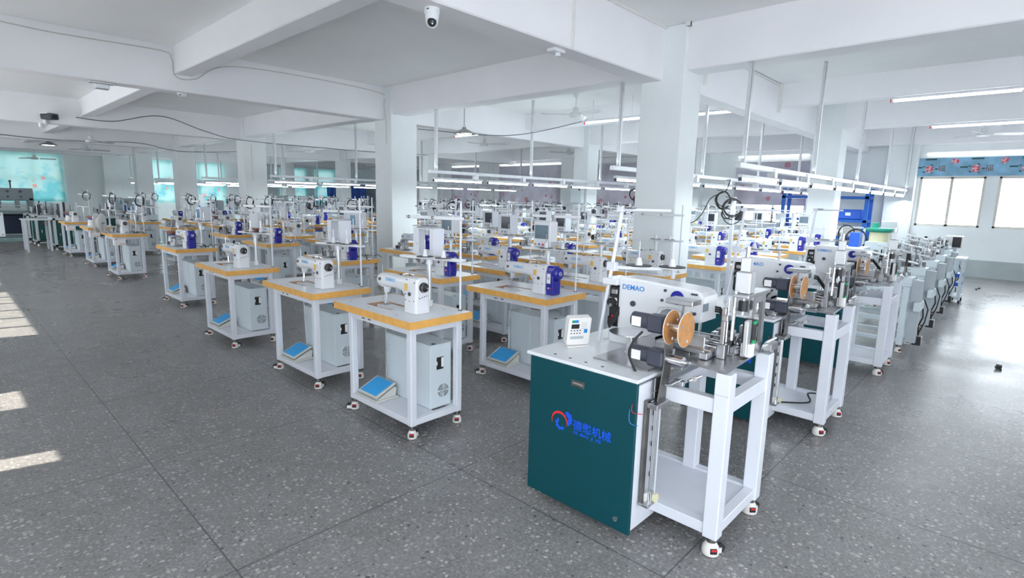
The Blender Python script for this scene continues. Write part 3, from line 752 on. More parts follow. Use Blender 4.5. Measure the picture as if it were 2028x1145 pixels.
LET = text_mb('DEMAO', .036, 'text_light', bold=True); LET.xf(FACE_X)
def make_head(motor, needle=True):
    """origin at the middle of the pillar foot; arm runs along +y, operator side -x"""
    P = Proto(); b = mb('white_gloss')
    # pillar
    b.loft([(0, .0, -.0, .066, .074), (.10, 0, 0, .064, .072), (.16, 0, .0, .060, .075), (.215, 0, .005, .056, .078), (.243, 0, .005, .048, .072), (.25, 0, .005, .036, .06)], 24, 7, 'z')
    # arm
    b.loft([(-.074, 0, .19, .046, .050), (-.062, 0, .19, .058, .060), (.06, 0, .188, .059, .061), (.10, 0, .19, .056, .056, 3.4), (.18, 0, .193, .053, .050, 3), (.33, 0, .192, .053, .050, 2.6), (.36, 0, .188, .056, .055, 2.3), (.41, 0, .186, .055, .055, 2.2), (.435, 0, .186, .046, .048, 2.1), (.45, 0, .186, .028, .03, 2)], 24, 3.2, 'y')
    # gusset under the arm
    b.prism([(.05, .06), (.08, .11), (.12, .15), (.2, .165), (.05, .19)], 'x', -.046, .046)
    b.prism([(.05, .06), (.08, .11), (.12, .15), (.2, .165), (.05, .19)], 'x', -.046, .046)
    # needle head
    b.loft([(.092, 0, .385, .022, .024), (.11, 0, .385, .034, .034), (.15, 0, .385, .042, .042), (.19, 0, .385, .045, .045)], 16, 3, 'z')
    P.add('body', b)
    b = mb('chrome'); b.cyl((0, .395, .002), (0, .395, .10), .0045, n=8); b.cyl((0, .375, .03), (0, .375, .10), .006, n=8); b.box(-.015, .02, .36, .41, .008, .014, .002)
    b.use('dark_steel'); b.cyl((-.05, .40, .13), (-.035, .40, .13), .014, n=10); b.box(-.045, -.03, .36, .39, .1, .14, .003); b.cyl((-.064, .375, .20), (-.05, .375, .20), .012, n=10); b.torus((-.03, .42, .17), 'x', .035, .0022, .2, 3.6, 14, 5)
    P.add('needle_bar', b)
    b = mb('chrome'); b.cyl((-.01, .41, .24), (-.01, .41, .30), .002, n=6); b.use('dark_grey'); b.cyl((0, .08, .25), (0, .08, .265), .006, n=8); b.cyl((.01, .2, .243), (.01, .2, .252), .012, n=8)
    b.use('chrome'); b.tube([(0, .02, .25), (0, .03, .262), (0, .12, .262), (0, .16, .25)], .004, 6)
    P.add('thread_guide', b)
    b = mb('yellow_label'); b.box(-.0612, -.0598, .028, .062, .155, .205); P.add('warning_label', b, -1, 'small orange warning label')
    b = MB(); b.merge(LET, Matrix.Translation((-.0535, .31, .195))); P.add('lettering', b)
    b = mb('dark_grey'); b.cyl((-.068, .0, .135), (-.062, .0, .135), .014, n=12)
    for (y, z) in ((.05, .13), (.045, .09), (.0, .085), (-.05, .09), (-.055, .22), (.03, .235)): b.cyl((-.0665, y, z), (-.060, y, z), .004, n=6)
    for k in range(4): b.cyl((-.03+.02*k, -.0765, .11+.004*k), (-.03+.02*k, -.072, .11+.004*k), .004, n=6)
    P.add('bolt', b)
    if motor:
        b = mb('blue_motor')
        b.loft([(0, 0, -.115, .052, .040), (.05, 0, -.115, .056, .042), (.19, 0, -.115, .056, .042), (.235, 0, -.115, .050, .04), (.25, 0, -.113, .034, .03)], 20, 7, 'z')
        b.lathe_ax((0, -.105, .185), (0, -.19, .185), [(0, .058), (.7, .058), (.92, .052), (1, .044)], 24)
        b.box(-.045, .045, -.165, -.12, .0, .13, .01)
        m_ = P.add('motor', b, -1, 'glossy dark blue motor')
        b = mb('chrome'); b.torus((0, -.191, .185), 'y', .016, .003, n=16, m=5); b.cyl((0, -.195, .185), (0, -.188, .185), .008, n=10); P.add('shaft_cap', b, m_)
        b = mb('paper'); b.box(-.0585, -.0565, -.13, -.09, .10, .185); b.use('dark_grey'); b.box(-.0592, -.0584, -.122, -.098, .145, .150); b.box(-.0592, -.0584, -.12, -.10, .135, .139); P.add('rating_plate', b, m_)
        b = mb('btn_red'); b.cyl((-.062, -.13, .06), (-.056, -.13, .06), .007, n=8); b.use('paper'); b.cyl((-.062, -.11, .06), (-.056, -.11, .06), .007, n=8); P.add('button', b, m_)
    else:
        b = mb('black'); b.lathe_ax((0, -.070, .185), (0, -.105, .185), [(0, .034), (.25, .036), (.8, .030), (1, .016)], 22); b.use('chrome'); b.cyl((0, -.13, .185), (0, -.10, .185), .007, n=10); b.use('dark_steel'); b.torus((0, -.095, .185), 'y', .028, .005, n=22, m=6)
        P.add('hand_wheel', b, -1, 'black hand wheel')
    return P
P_plain, P_motor = make_head(False), make_head(True)

# thread stand: origin at the foot of the thick pole. rod 0.27 m towards -y, slightly +x
def make_stand(top=True, cones=True, pole=True, fullh=.78):
    P = Proto()
    b = mb('chrome'); b.use('alu'); b.cyl((0, 0, 0), (0, 0, .35), .017, n=16); b.use('white_gloss'); b.cyl((0, 0, 0), (0, 0, .045), .026, n=16); b.cyl((0, 0, .315), (0, 0, .352), .026, n=16)
    P.add('pole', b)
    b = mb('white_enamel'); b.cyl((.07, -.27, 0), (.07, -.27, fullh), .008, n=10); b.use('dark_grey'); b.cyl((.07, -.27, 0), (.07, -.27, .004), .018, n=10); P.add('rod', b)
    b = mb('white_gloss'); b.box(-.03, .03, -.31, .26, .352, .372, .004); b.xf(Matrix.Rotation(.25, 4, 'Z')); 
    t = P.add('tray', b)
    for i, (x, y) in enumerate(((.0, -.165), (-.05, -.015)) if cones else ()):
        b = mb('black'); b.cyl((x, y, .374), (x, y, .379), .062, n=28); b.use('white_gloss'); b.torus((x, y, .373), 'z', .063, .0025, n=28, m=5); d_ = P.add('spool_plate', b, t)
        b = mb('white_gloss'); b.lathe_ax((x, y, .379), (x, y, .43), [(0, .020), (.75, .013), (1, .010)], 14); b.use('chrome'); b.cyl((x, y, .43), (x, y, .50), .003, n=6); P.add('cone_holder', b, d_)
    if top:
        b = mb('white_gloss'); b.box(-.012, .012, -.02, .50, -.012, .012, .003); b.use('dark_steel')
        for y in (.24, .46): b.torus((-.014, y, 0), 'x', .010, .003, n=12, m=5)
        b.xf(Matrix.Translation((.07, -.27, fullh-.12)) @ Matrix.Rotation(.25, 4, 'Z')); P.add('guide_bar', b)
    return P
P_stand = make_stand(); P_stand_p = make_stand(False); P_stand_far = make_stand(True, False)

# operation boxes; origin centre bottom, front faces -x
def make_panel(kind):
    P = Proto()
    if kind == 'touch':
        b = mb('white_gloss'); b.box(-.05, .06, -.10, .10, .045, .235, .006); b.box(-.052, -.03, -.10, .10, 0, .05, .004); P.add('casing', b)
        b = mb('screen'); b.box(-.054, -.049, -.078, .082, .075, .20, .001); P.add('screen', b, -1, 'grey touch screen')
        for y, k in ((.07, 'btn_orange'), (.025, 'btn_blue'), (-.02, 'btn_red'), (-.065, 'btn_green')):
            b = mb(k); b.cyl((-.060, y, .022), (-.052, y, .022), .010, n=12); P.add('button', b)
    elif kind in ('hollow', 'hollow_btn'):
        b = mb('white_enamel'); H = .20
        b.box(-.055, .055, .115, .12, 0, H-.006); b.box(-.055, .055, -.12, .12, H-.006, H); b.box(-.054, .054, -.119, -.08, 0, H-.006); b.box(-.053, -.048, .055, .115, 0, H-.006); b.use('dark_grey'); b.cyl((-.0545, .08, .08), (-.053, .08, .08), .004, n=8)
        P.add('casing', b)
        if kind == 'hollow_btn':
            b = mb('white_gloss'); b.box(-.085, -.078, -.05, .12, -.03, 0.002); pl = P.add('button_strip', b)
            for y, k in ((.09, 'btn_orange'), (.045, 'btn_blue'), (0, 'btn_red')):
                b = mb(k); b.cyl((-.093, y, -.013), (-.085, y, -.013), .009, n=12); P.add('button', b, pl)
    elif kind == 'plate':
        b = mb('grey_light'); b.box(-.05, .0, -.13, .11, 0.04, .20, .003); b.use('white_gloss'); b.box(-.052, -.0, -.14, .12, .20, .215, .002); b.use('dark_steel')
        for y in (.08, -.04): b.cyl((-.06, y, .208), (-.05, y, .208), .006, n=10)
        P.add('casing', b)
    elif kind == 'dark':
        b = mb('white_enamel'); b.box(-.07, .06, -.10, .12, 0, .24, .004); P.add('casing', b)
        b = mb('screen_dark'); b.box(-.073, -.069, -.085, .06, .07, .215, .001); P.add('screen', b, -1, 'dark grey screen')
        b = mb('dark_steel')
        for y in (.04, -.01, -.06): b.cyl((-.078, y, .03), (-.07, y, .03), .010, n=10)
        P.add('knob', b)
    elif kind == 'blue':
        b = mb('white_enamel'); b.box(-.06, .09, -.09, .09, 0, .20, .005); P.add('casing', b)
        b = mb('screen_blue'); b.box(-.063, -.059, -.055, .07, .04, .17, .001); P.add('screen', b, -1, 'blue screen')
        b = mb('dark_steel')
        for y in (.05, .01, -.03): b.cyl((-.067, y, .02), (-.06, y, .02), .007, n=8)
        P.add('knob', b)
    return P
dm('grey_light', (.62, .64, .68), .4)
PAN = {k: make_panel(k) for k in ('touch', 'hollow', 'hollow_btn', 'plate', 'dark', 'blue')}

# vibrating bowl feeder
P_bowl = Proto()
b = mb('cream_white') if False else mb('plastic_cream'); b.lathe_ax((0, 0, 0), (0, 0, .13), [(0, .085), (.1, .088), (.15, .075), (1, .062)], 20); P_bowl.add('base', b)
b = mb('bowl_blue'); b.cyl((0, 0, .13), (0, 0, .155), .066, n=20); P_bowl.add('collar', b, -1, 'blue collar')
b = mb('copper'); b.lathe_ax((0, 0, .155), (0, 0, .205), [(0, .05), (.3, .075), (1, .10)], 24); b.torus((0, 0, .205), 'z', .10, .005, n=28, m=6); b.use('dark_steel'); b.cyl((0, 0, .19), (0, 0, .209), .085, .088, n=20); P_bowl.add('bowl', b, -1, 'copper coloured bowl')
# coil of black cable hanging on a stand
def coil_mb(seed, R=.10, n=3):
    rnd = random.Random(seed); b = mb('rubber')
    for k in range(n):
        pts = []
        rr = R*(1+rnd.uniform(-.12, .10)); e = rnd.uniform(.9, 1.2); ox, oz, ph = rnd.uniform(-.01, .01), rnd.uniform(-.012, .012), rnd.random()
        for i in range(25): q = 2*pi*i/24; pts.append((ox+.01*sin(3*q+ph), rr*cos(q), oz-rr*e+rr*e*sin(q)))
        b.tube(pts, .0058, 6)
    b.tube([(0, 0, 0), (0, .03, .02), (0, .07, .018), (0, .09, .03)], .0042, 6)
    return b
P_coil = [coil_mb(s, R, n).mesh('cable_coil') for s, R, n in ((1, .095, 3), (2, .085, 4), (3, .10, 2))]
# steel clamping gear for feeder variants
def clutter(seed, n=26, sx=.16, sy=.22, sz=.16, keys=('steel', 'steel', 'alu', 'dark_steel', 'black', 'chrome')):
    rnd = random.Random(seed); b = MB(); b.use('steel'); b.box(-sx/2, sx/2, -sy/2, sy/2, 0, .012, .002)
    for k in range(n):
        b.use(rnd.choice(keys)); x = rnd.uniform(-sx/2, sx/2)*.8; y = rnd.uniform(-sy/2, sy/2)*.85; h = rnd.uniform(.02, sz)*(1 if rnd.random() < .5 else .5)
        t = rnd.random()
        if t < .45: w, d_ = rnd.uniform(.008, .03), rnd.uniform(.008, .04); b.box(x-w, x+w, y-d_, y+d_, .01, h, .002)
        elif t < .75: b.cyl((x, y, .01), (x, y, h), rnd.uniform(.004, .014), n=8)
        else:
            a = rnd.choice([(1, 0), (0, 1)]); z = rnd.uniform(.02, sz*.8); r = rnd.uniform(.003, .012); L_ = rnd.uniform(.04, .1)
            b.cyl((x-a[0]*L_/2, y-a[1]*L_/2, z), (x+a[0]*L_/2, y+a[1]*L_/2, z), r, n=8)
            b.box(x-.006, x+.006, y-.006, y+.006, .01, z, .001)
    return b
CLUT = [clutter(s).mesh('clamp_unit') for s in range(5)]
def cable_jumble(seed, n=5, L_=.22):
    rnd = random.Random(seed); b = mb('rubber')
    for k in range(n):
        p = Vector((rnd.uniform(-.05, .05), rnd.uniform(-.1, .1), .01)); pts = [p.copy()]; a = rnd.uniform(0, 6)
        for i in range(9):
            a += rnd.uniform(-1, 1); p = p+Vector((cos(a)*.025, sin(a)*.035, 0)); p.z = max(.006, .006+rnd.uniform(0, .04)); pts.append(p.copy())
        b.tube(pts, .004, 5)
    return b
JUM = [cable_jumble(s).mesh('cable_bundle') for s in range(3)]

# ================================================================== THE SEWING STATIONS
def where(r, l): return '%s along the %s line from the left aisle' % (ORD[r], ORD[l])
CNT = 0
def station(x, y, l, r, motor=False, panel=None, stand=True, bowl=False, coil=None, far=False, clut=None, sign=False, desc=None, head=True, dz=0):
    w = where(r, l)
    if desc: w2 = desc
    P = P_table_sign if sign else (P_table_far if far else P_table)
    P.put('sewing_table', (x, y, 0), 'white sewing table with orange edge, '+w, 'table', 'orange-edged sewing tables')
    P_cab.put('control_cabinet', (x+.245, y+.10, .1425), 'white control cabinet under the table, '+w, 'cabinet', 'control cabinets under the tables')
    if not (far and l > 4):
        P_pedal.put('foot_pedal', (x+.03, y+.46, .1415), 'blue foot pedal in the table frame, '+w, 'pedal', 'blue foot pedals')
    if head:
        (P_motor if motor else P_plain).put('sewing_machine', (x+.235, y+.24, TZ+.002), ('white sewing machine with blue motor, ' if motor else 'white sewing machine with black hand wheel, ')+w, 'sewing machine', 'white sewing machines')
    if stand:
        sp = P_stand if not far else P_stand_far
        sp.put('thread_stand', (x+.44, y+.36, TZ+.0015), 'white thread stand on the sewing table, '+w, 'stand', 'thread stands')
        if panel: PAN[panel].put('operation_box', (x+.52, y+.47, TZ+.3755), {'touch': 'grey touch screen box with coloured buttons, ', 'hollow': 'open hollow white box on stand, ', 'hollow_btn': 'open white box with coloured buttons, ', 'plate': 'flat grey-white box on stand, ', 'dark': 'white box with dark screen, ', 'blue': 'white box with blue screen, '}[panel]+w, 'operation box', 'operation boxes')
        if coil is not None:
            tag(obj('cable_coil', P_coil[coil % 3], loc=(x+.49, y+.16, TZ+.72), rz=random.uniform(.35, 1.1)), 'black cable coil hung on thread stand, '+w, 'cable', 'hanging cable coils')
    if bowl:
        P_bowl.put('bowl_feeder', (x+.20, y+.82, TZ+.0015), 'copper bowl feeder on the sewing table, '+w, 'bowl feeder', 'copper bowl feeders')
    if clut is not None:
        tag(obj('clamp_unit', CLUT[clut % 5], loc=(x+.15, y+.60, TZ+.002)), 'steel clamp unit beside the needle, '+w, 'clamp', 'steel clamp units')
        tag(obj('cable_bundle', JUM[clut % 3], loc=(x+.42, y+.14, TZ)), 'black cable bundle behind the machine, '+w, 'cable', 'cable bundles')

st = {}
A = [  # x, y, line, place, options
 (2.06, 2.84, 1, 1, dict(panel='hollow')),
 (2.07, 4.19, 1, 2, dict(panel='hollow_btn')),
 (2.03, 5.95, 1, 3, dict(panel='plate')),
 (2.27, 8.55, 1, 4, dict(motor=True, panel='blue', bowl=True, clut=0)),
 (2.19, 11.95, 1, 5, dict(panel='blue', coil=0, clut=1, sign=True)),
 (2.20, 14.2, 1, 6, dict(panel='plate', coil=1, bowl=True, sign=True)),
 (2.15, 16.7, 1, 7, dict(bowl=True, far=True, sign=True, coil=2)),
 (3.38, 2.79, 2, 1, dict(motor=True, panel='touch')),
 (3.42, 4.20, 2, 2, dict(motor=True, panel='touch')),
 (3.36, 6.04, 2, 3, dict(motor=True, panel='blue', clut=2)),
 (3.60, 8.75, 2, 4, dict(motor=True, bowl=True, clut=3, panel='plate')),
 (3.78, 10.9, 2, 5, dict(motor=True, panel='plate', clut=4, coil=1)),
 (3.55, 13.6, 2, 6, dict(panel='plate', coil=0, clut=1)),
 (3.5, 16.3, 2, 7, dict(panel='plate', coil=2, far=True, clut=2)),
 (4.36, 2.88, 3, 1, dict()),
 (4.36, 4.20, 3, 2, dict(motor=True, panel='dark')),
 (4.72, 6.30, 3, 3, dict(motor=True, panel='touch', clut=0)),
 (5.45, 2.84, 4, 1, dict()),
 (5.50, 4.25, 4, 2, dict(motor=True, panel='dark')),
 (5.28, 5.45, 4, 3, dict(motor=True, panel='dark', clut=1)),
]
taken = [(a[0], a[1]) for a in A]
def blocked(x, y, m=.05):
    for (cx, cy, w, d) in cols:
        if x < cx+w+m and x+TD > cx-m and y < cy+d+m and y+TW > cy-m: return True
    for (tx, ty) in taken:
        if abs(tx-x) < TD+.06 and abs(ty-y) < TW+.04: return True
    return False
for (x, y, l, r, o) in A: station(x, y, l, r, **o)
rnd = random.Random(11)
lines = {2: 3.5, 3: 4.62, 4: 5.75, 5: 6.92, 6: 8.05, 7: 9.22, 8: 10.45, 9: 11.75, 10: 13.15, 11: 14.5, 12: 15.7}
last = {l: max([a[3] for a in A if a[2] == l], default=0) for l in lines}
rows = [2.86, 4.22, 5.75, 7.15, 8.55, 10.15, 12.0, 13.8, 15.6, 17.4, 19.4]
for l, x0 in lines.items():
    last_ = last[l]
    ymax = max([a[1] for a in A if a[2] == l], default=0)
    for y0 in rows:
        if y0 < ymax+.9: continue
        if l <= 3 and y0 > 18: continue
        if y0 > 19: continue
        x = x0+rnd.uniform(-.05, .05); y = y0+rnd.uniform(-.06, .06)
        if blocked(x, y): continue
        if l >= 10 and y0 < 3.5: continue
        last_ += 1
        if last_ > 13: break
        taken.append((x, y))
        near_ = y < 7
        motor = rnd.random() < (.55 if y < 9 else .4)
        pn = rnd.choice([None, 'dark', 'touch', 'dark', 'hollow', 'plate', 'dark']) if l > 2 else 'plate'
        if l in (5, 6, 7) and y0 < 4.5: pn = None
        station(x, y, l, last_, motor=motor, panel=pn, bowl=(y > 8 and rnd.random() < .55), coil=(rnd.randrange(3) if rnd.random() < (.2 if y < 5 else .8) else None), far=(math.hypot(x, y) > 8), clut=(rnd.randrange(5) if (y > 5 and rnd.random() < .6) else None), stand=(pn is not None or rnd.random() < .6))

# white reel on the fifth front table
r = bpy.data.objects.new('tape_reel', None); C.objects.link(r); r.location = (2.12, 12.55, TZ); r.rotation_euler.z = radians(60); tag(r, 'big white tape reel on the fifth table beside the aisle', 'reel')
b = mb('paper'); b.cyl((0, -.045, .18), (0, -.04, .18), .185, n=36); b.cyl((0, .04, .18), (0, .045, .18), .185, n=36); b.cyl((0, -.04, .18), (0, .04, .18), .11, n=24); obj('flange', b, r)
b = mb('white_gloss'); b.box(-.012, .012, -.075, -.055, 0, .2, .003); b.use('dark_grey'); b.cyl((0, -.075, .18), (0, -.045, .18), .014, n=12); b.use('white_gloss'); b.box(-.05, .05, -.09, .05, 0, .008, .002); obj('bracket', b, r)

# ================================================================== FEEDING MACHINES ON THE RIGHT
LET2 = text_mb('DEMAO', .040, 'text_blue', bold=True); LET2.xf(FACE_X)
def rounded(u0, u1, v0, v1, r, n=4):
    out = []
    for cx, cy, a in ((u1-r, v1-r, 0), (u0+r, v1-r, pi/2), (u0+r, v0+r, pi), (u1-r, v0+r, 1.5*pi)):
        for i in range(n+1): q = a+i*pi/2/n; out.append((cx+r*cos(q), cy+r*sin(q)))
    return out
def make_feeder():
    """all coordinates relative to world (2.15, .85): x depth, y width"""
    F = {}
    # ---- stand
    P = Proto()
    b = mb('white_enamel')
    b.box(.02, .26, .37, 1.02, .06, .80, .004)
    P.add('cabinet', b)
    d = mb('teal'); d.box(0, .02, .365, 1.02, .05, .815, .003); di = P.add('door', d, -1, 'glossy dark teal door')
    b = mb('dark_steel'); b.box(-.004, 0, .66, .74, .715, .75, .001); b.use('chrome'); b.box(-.007, -.003, .67, .73, .728, .738, .001); P.add('handle', b, di)
    b = mb('chrome'); b.cyl((-.006, .44, .11), (0, .44, .11), .012, n=16); b.use('dark_grey'); b.cyl((-.0065, .44, .11), (-.006, .44, .11), .006, n=10); P.add('lock', b, di)
    # emblem and lettering on the door: drawn in (right, up), then turned to face -x
    b = MB(); b.use('red_logo')
    n = 18; R0, cx, cz = .052, .052, .05
    ring = []
    for i in range(n+1):
        q = radians(205)-radians(225)*i/n; w = .012*sin(pi*(i+.6)/(n+1.2))
        ring.append((cx+R0*cos(q), cz+R0*sin(q), cx+(R0-w)*cos(q), cz+(R0-w)*sin(q)))
    for i in range(n):
        a, c = ring[i], ring[i+1]; b.prism([(a[0], a[1]), (c[0], c[1]), (c[2], c[3]), (a[2], a[3])], 'y', -.0012, 0)
    b.use('blue_logo')
    def gear(cx, cz, a0, a1, r0, r1, teeth):
        m = teeth*4
        for i in range(m):
            q0 = a0+(a1-a0)*i/m; q1 = a0+(a1-a0)*(i+1)/m; ro = r1 if (i//2) % 2 == 0 else r1*.86
            b.prism([(cx+r0*cos(q0), cz+r0*sin(q0)), (cx+ro*cos(q0), cz+ro*sin(q0)), (cx+ro*cos(q1), cz+ro*sin(q1)), (cx+r0*cos(q1), cz+r0*sin(q1))], 'y', -.0012, 0)
    gear(.060, .035, radians(120), radians(330), .017, .034, 5)
    gear(.098, .075, radians(-75), radians(105), .012, .040, 5)
    for s_, sz, x_, z_ in (('德懋机械', .058, .140, .036), ('DE  MAO  JI  XIE', .024, .143, .008)):
        b.merge(text_mb(s_, sz, 'blue_logo', bold=True), Matrix.Translation((x_, 0, z_)))
    b.xf(FACE_X); b.xf(Matrix.Translation((-.0003, .86, .455))); P.add('emblem', b, di, 'red and blue emblem with lettering')
    # legs and rails
    for (x, y) in ((.235, .055), (.73, .055), (.73, .40), (.73, .98)):
        b = mb('white_enamel'); b.box(x-.035, x+.035, y-.035, y+.035, .09, .80, .004); 
        if y < .1: b.box(x-.035, x+.035, y-.035, y+.035, .79, .895, .004)
        P.add('leg', b)
    b = mb('white_enamel')
    for z0, z1 in ((.10, .155), (.70, .77)):
        if z0 > .5: P.add('lower_frame', b); b = mb('white_enamel')
        b.box(.205, .76, .028, .08, z0, z1, .003); b.box(.705, .76, .05, 1.0, z0, z1, .003); b.box(.208, .262, .05, .38, z0, z1, .003)
    b.box(.24, .74, .34, .38, .72, .775, .003)
    b.use('dark_grey'); b.cyl((.775, .05, .86), (.765, .05, .86), .012, n=12); P.add('upper_frame', b)
    b = mb('white_enamel'); b.box(.22, .75, .06, .98, .135, .145); P.add('shelf', b)
    b = mb('laminate'); b.box(.0, .80, .365, 1.05, .816, .834, .003); b.use('black')
    for (x, y) in ((.06, .90), (.06, .80), (.06, .70), (.06, .60)): b.cyl((x, y, .833), (x, y, .8352), .008, n=10)
    P.add('deck', b)
    add_casters(P, [(.235, .055, -.6), (.73, .055, -.3), (.73, .98, .5), (.10, .98, 2.2)], 1.15, .09)
    F['stand'] = P
    # ---- sewing head, -x side is the face with the lettering
    P = Proto()
    b = mb('white_gloss'); x0, x1 = .50, .66
    prof = [(.30, 1.045), (.30, 1.17), (.315, 1.195), (.345, 1.205), (.70, 1.225), (.79, 1.225), (.80, 1.21), (.80, .90), (.56, .90), (.56, .99), (.55, 1.04), (.53, 1.072), (.50, 1.085), (.44, 1.085), (.40, 1.06), (.36, 1.03)]
    b.prism(prof, 'x', x0, x1)
    for i, (s0, s1) in enumerate(((x0-.012, x0), )): b.prism([(.31, 1.055), (.31, 1.165), (.33, 1.19), (.70, 1.21), (.785, 1.205), (.785, .91), (.575, .91), (.575, .99), (.565, 1.045), (.54, 1.087), (.50, 1.10), (.44, 1.10), (.40, 1.08), (.36, 1.045)], 'x', s0, s1)
    b.box(x0+.02, x1-.01, .22, .80, .838, .90, .01); b.box(x0-.01, x1, .56, .86, .834, .93, .012)
    P.add('body', b)
    b = mb('black'); b.box(x0, x1, .80, .87, .93, 1.17, .01); b.use('steel'); b.box(x0-.01, x0+.03, .81, .85, 1.12, 1.15, .004); b.use('white_gloss'); b.box(x0-.012, x0, .81, .86, 1.06, 1.10, .004); b.box(x0-.03, x1-.01, .80, .90, 1.175, 1.21, .004)
    b.use('black'); b.cyl((x0-.03, .835, 1.075), (x0, .835, 1.075), .026, n=16); b.use('chrome'); b.cyl((x0-.034, .835, 1.06), (x0-.03, .835, 1.06), .010, n=12); b.use('red'); b.box(x0-.02, x0-.005, .82, .835, .985, 1.0, .003); b.box(x0-.02, x0-.005, .84, .855, .965, .98, .003)
    b.use('rubber')
    for k in range(4): b.tube([(x0-.01, .86, .95+k*.012), (x0-.04, .83, .93+k*.012), (x0-.03, .80, .97+k*.012), (x0-.005, .79, 1.02+k*.01)], .005, 6)
    P.add('drive_unit', b, -1, 'black drive gear behind the machine head')
    b = mb('blue_motor'); b.cyl((x0-.02, .44, 1.155), (x0, .44, 1.155), .036, n=28); b.torus((x0-.018, .44, 1.155), 'x', .034, .003, n=28, m=6); P.add('tension_cover', b, -1, 'round blue cover')
    b = mb('dark_grey')
    for (y, z, r_) in ((.70, 1.085, .016), (.51, 1.185, .008), (.335, 1.185, .005), (.347, 1.185, .005), (.359, 1.185, .005), (.37, 1.155, .009), (.33, 1.15, .011), (.525, 1.13, .008), (.34, 1.085, .009)):
        b.cyl((x0-.020, y, z), (x0-.010, y, z), r_, n=14)
    b.use('screen'); b.box(x0-.006, x0+.05, .297, .301, 1.10, 1.14)
    P.add('knob', b)
    b = MB(); b.merge(LET2, Matrix.Translation((x0-.0135, .775, 1.16))); P.add('lettering', b)
    b = mb('chrome'); b.cyl((x0+.05, .335, .93), (x0+.05, .335, 1.05), .007, n=10); b.cyl((x0+.05, .365, .91), (x0+.05, .365, 1.05), .005, n=8); b.box(x0+.02, x0+.07, .30, .39, .90, .908, .002); b.cyl((x0+.02, .32, 1.0), (x0+.02, .32, 1.06), .008, n=8); P.add('needle_bar', b)
    F['head'] = P
    # ---- reel unit
    P = Proto()
    b = mb('dark_steel'); b.prism([(.225, .30), (.30, .30), (.31, .62), (.26, 1.09), (.225, 1.09)], 'y', .34, .346)
    v = []
    b = mb('dark_steel'); b.prism([(.13, .70), (.20, .68), (.24, .86), (.25, 1.10), (.17, 1.10), (.17, .88)], 'y', .325, .332)
    P.add('bracket_plate', b)
    for yy, r_ in ((.318, .082), (.245, .082)):
        b = mb('fibreboard'); b.cyl((.20, yy-.003, 1.065), (.20, yy+.003, 1.065), r_, n=40); b.use('paper'); b.torus((.20, yy, 1.065), 'y', r_, .002, n=40, m=4); b.use('chrome')
        for q in range(3): b.cyl((.20+.055*cos(q*2.1+.6), yy-.006, 1.065+.055*sin(q*2.1+.6)), (.20+.055*cos(q*2.1+.6), yy-.003, 1.065+.055*sin(q*2.1+.6)), .008, n=10)
        b.cyl((.20, yy-.007, 1.065), (.20, yy-.003, 1.065), .005, n=8)
        P.add('reel_disc', b, -1, 'thin brown fibreboard disc')
    b = mb('chrome'); b.cyl((.20, .27, 1.065), (.20, .318, 1.065), .020, n=20)
    for q in range(3): b.cyl((.20+.055*cos(q*2.1+.6), .245, 1.065+.055*sin(q*2.1+.6)), (.20+.055*cos(q*2.1+.6), .318, 1.065+.055*sin(q*2.1+.6)), .003, n=8)
    P.add('reel_hub', b)
    def motor(z, L0, x):
        b = mb('dark_grey'); b.lathe_ax((x, .42, z), (x, .52+L0, z), [(0, .030), (.02, .038), (.95, .038), (1, .030)], 24); b.box(x-.038, x+.038, .335, .43, z-.045, z+.04, .012)
        m_ = P.add('motor', b, -1, 'dark blue-grey gear motor')
        b = mb('paper'); b.box(x-.0395, x-.037, .455, .505, z-.025, z+.022); P.add('rating_plate', b, m_)
    motor(1.075, 0, .19); motor(.905, .01, .205)
    b = mb('chrome'); b.cyl((.21, .25, .905), (.21, .33, .905), .026, n=20); b.cyl((.21, .235, .905), (.21, .25, .905), .008, n=10); P.add('roller', b)
    b = mb('chrome')
    for (z, y0) in ((.80, .28), (.795, .30)): b.cyl((.15, y0, z), (.27, y0, z), .005, n=8)
    b.box(.24, .27, .26, .31, .77, .80, .003); b.cyl((.30, .26, .79), (.42, .25, .79), .007, n=8); b.use('paper'); b.cyl((.34, .258, .79), (.36, .255, .79), .014, n=12); P.add('guide_rod', b)
    b = mb('rubber'); b.tube(smooth([(.15, .44, 1.03), (.12, .47, .98), (.11, .485, .92), (.125, .47, .86), (.12, .44, .82), (.13, .43, .78)]), .006, 8); b.use('red'); b.tube(smooth([(.13, .43, .78), (.05, .40, .75), (-.02, .375, .69), (.04, .35, .665)]), .0018, 5); b.use('btn_blue'); b.tube(smooth([(.13, .43, .78), (.04, .41, .74), (-.02, .385, .64), (.02, .36, .61)]), .0018, 5); P.add('cable', b)
    F['reel'] = P
    # ---- tape slide with two rods down the cabinet side
    P = Proto()
    b = mb('dark_steel'); b.box(.075, .11, .352, .364, .19, .72, .001); b.use('steel'); b.box(.08, .20, .30, .364, .685, .71, .003); b.box(.07, .16, .31, .364, .185, .20, .003); P.add('back_plate', b)
    b = mb('chrome')
    for x in (.125, .145, .16): b.cyl((x, .335, .19), (x, .335, .69), .005, n=8)
    P.add('rod', b)
    b = mb('cream'); b.cyl((.145, .305, .215), (.145, .318, .215), .024, n=20); b.use('paper'); b.box(.10, .135, .34, .350, .2, .24); P.add('pulley', b, -1, 'cream plastic pulley')
    b = mb('black')
    for k in range(5): b.box(.168, .174, .360, .366, .30+k*.08, .325+k*.08)
    P.add('slot', b)
    b = mb('steel'); b.box(.13, .22, .345, .35, .72, .82, .001); b.use('chrome'); b.cyl((.10, .34, .76), (.20, .34, .76), .003, n=6); b.cyl((.10, .34, .715), (.20, .34, .715), .003, n=6); P.add('tape_guide', b)
    F['slide'] = P
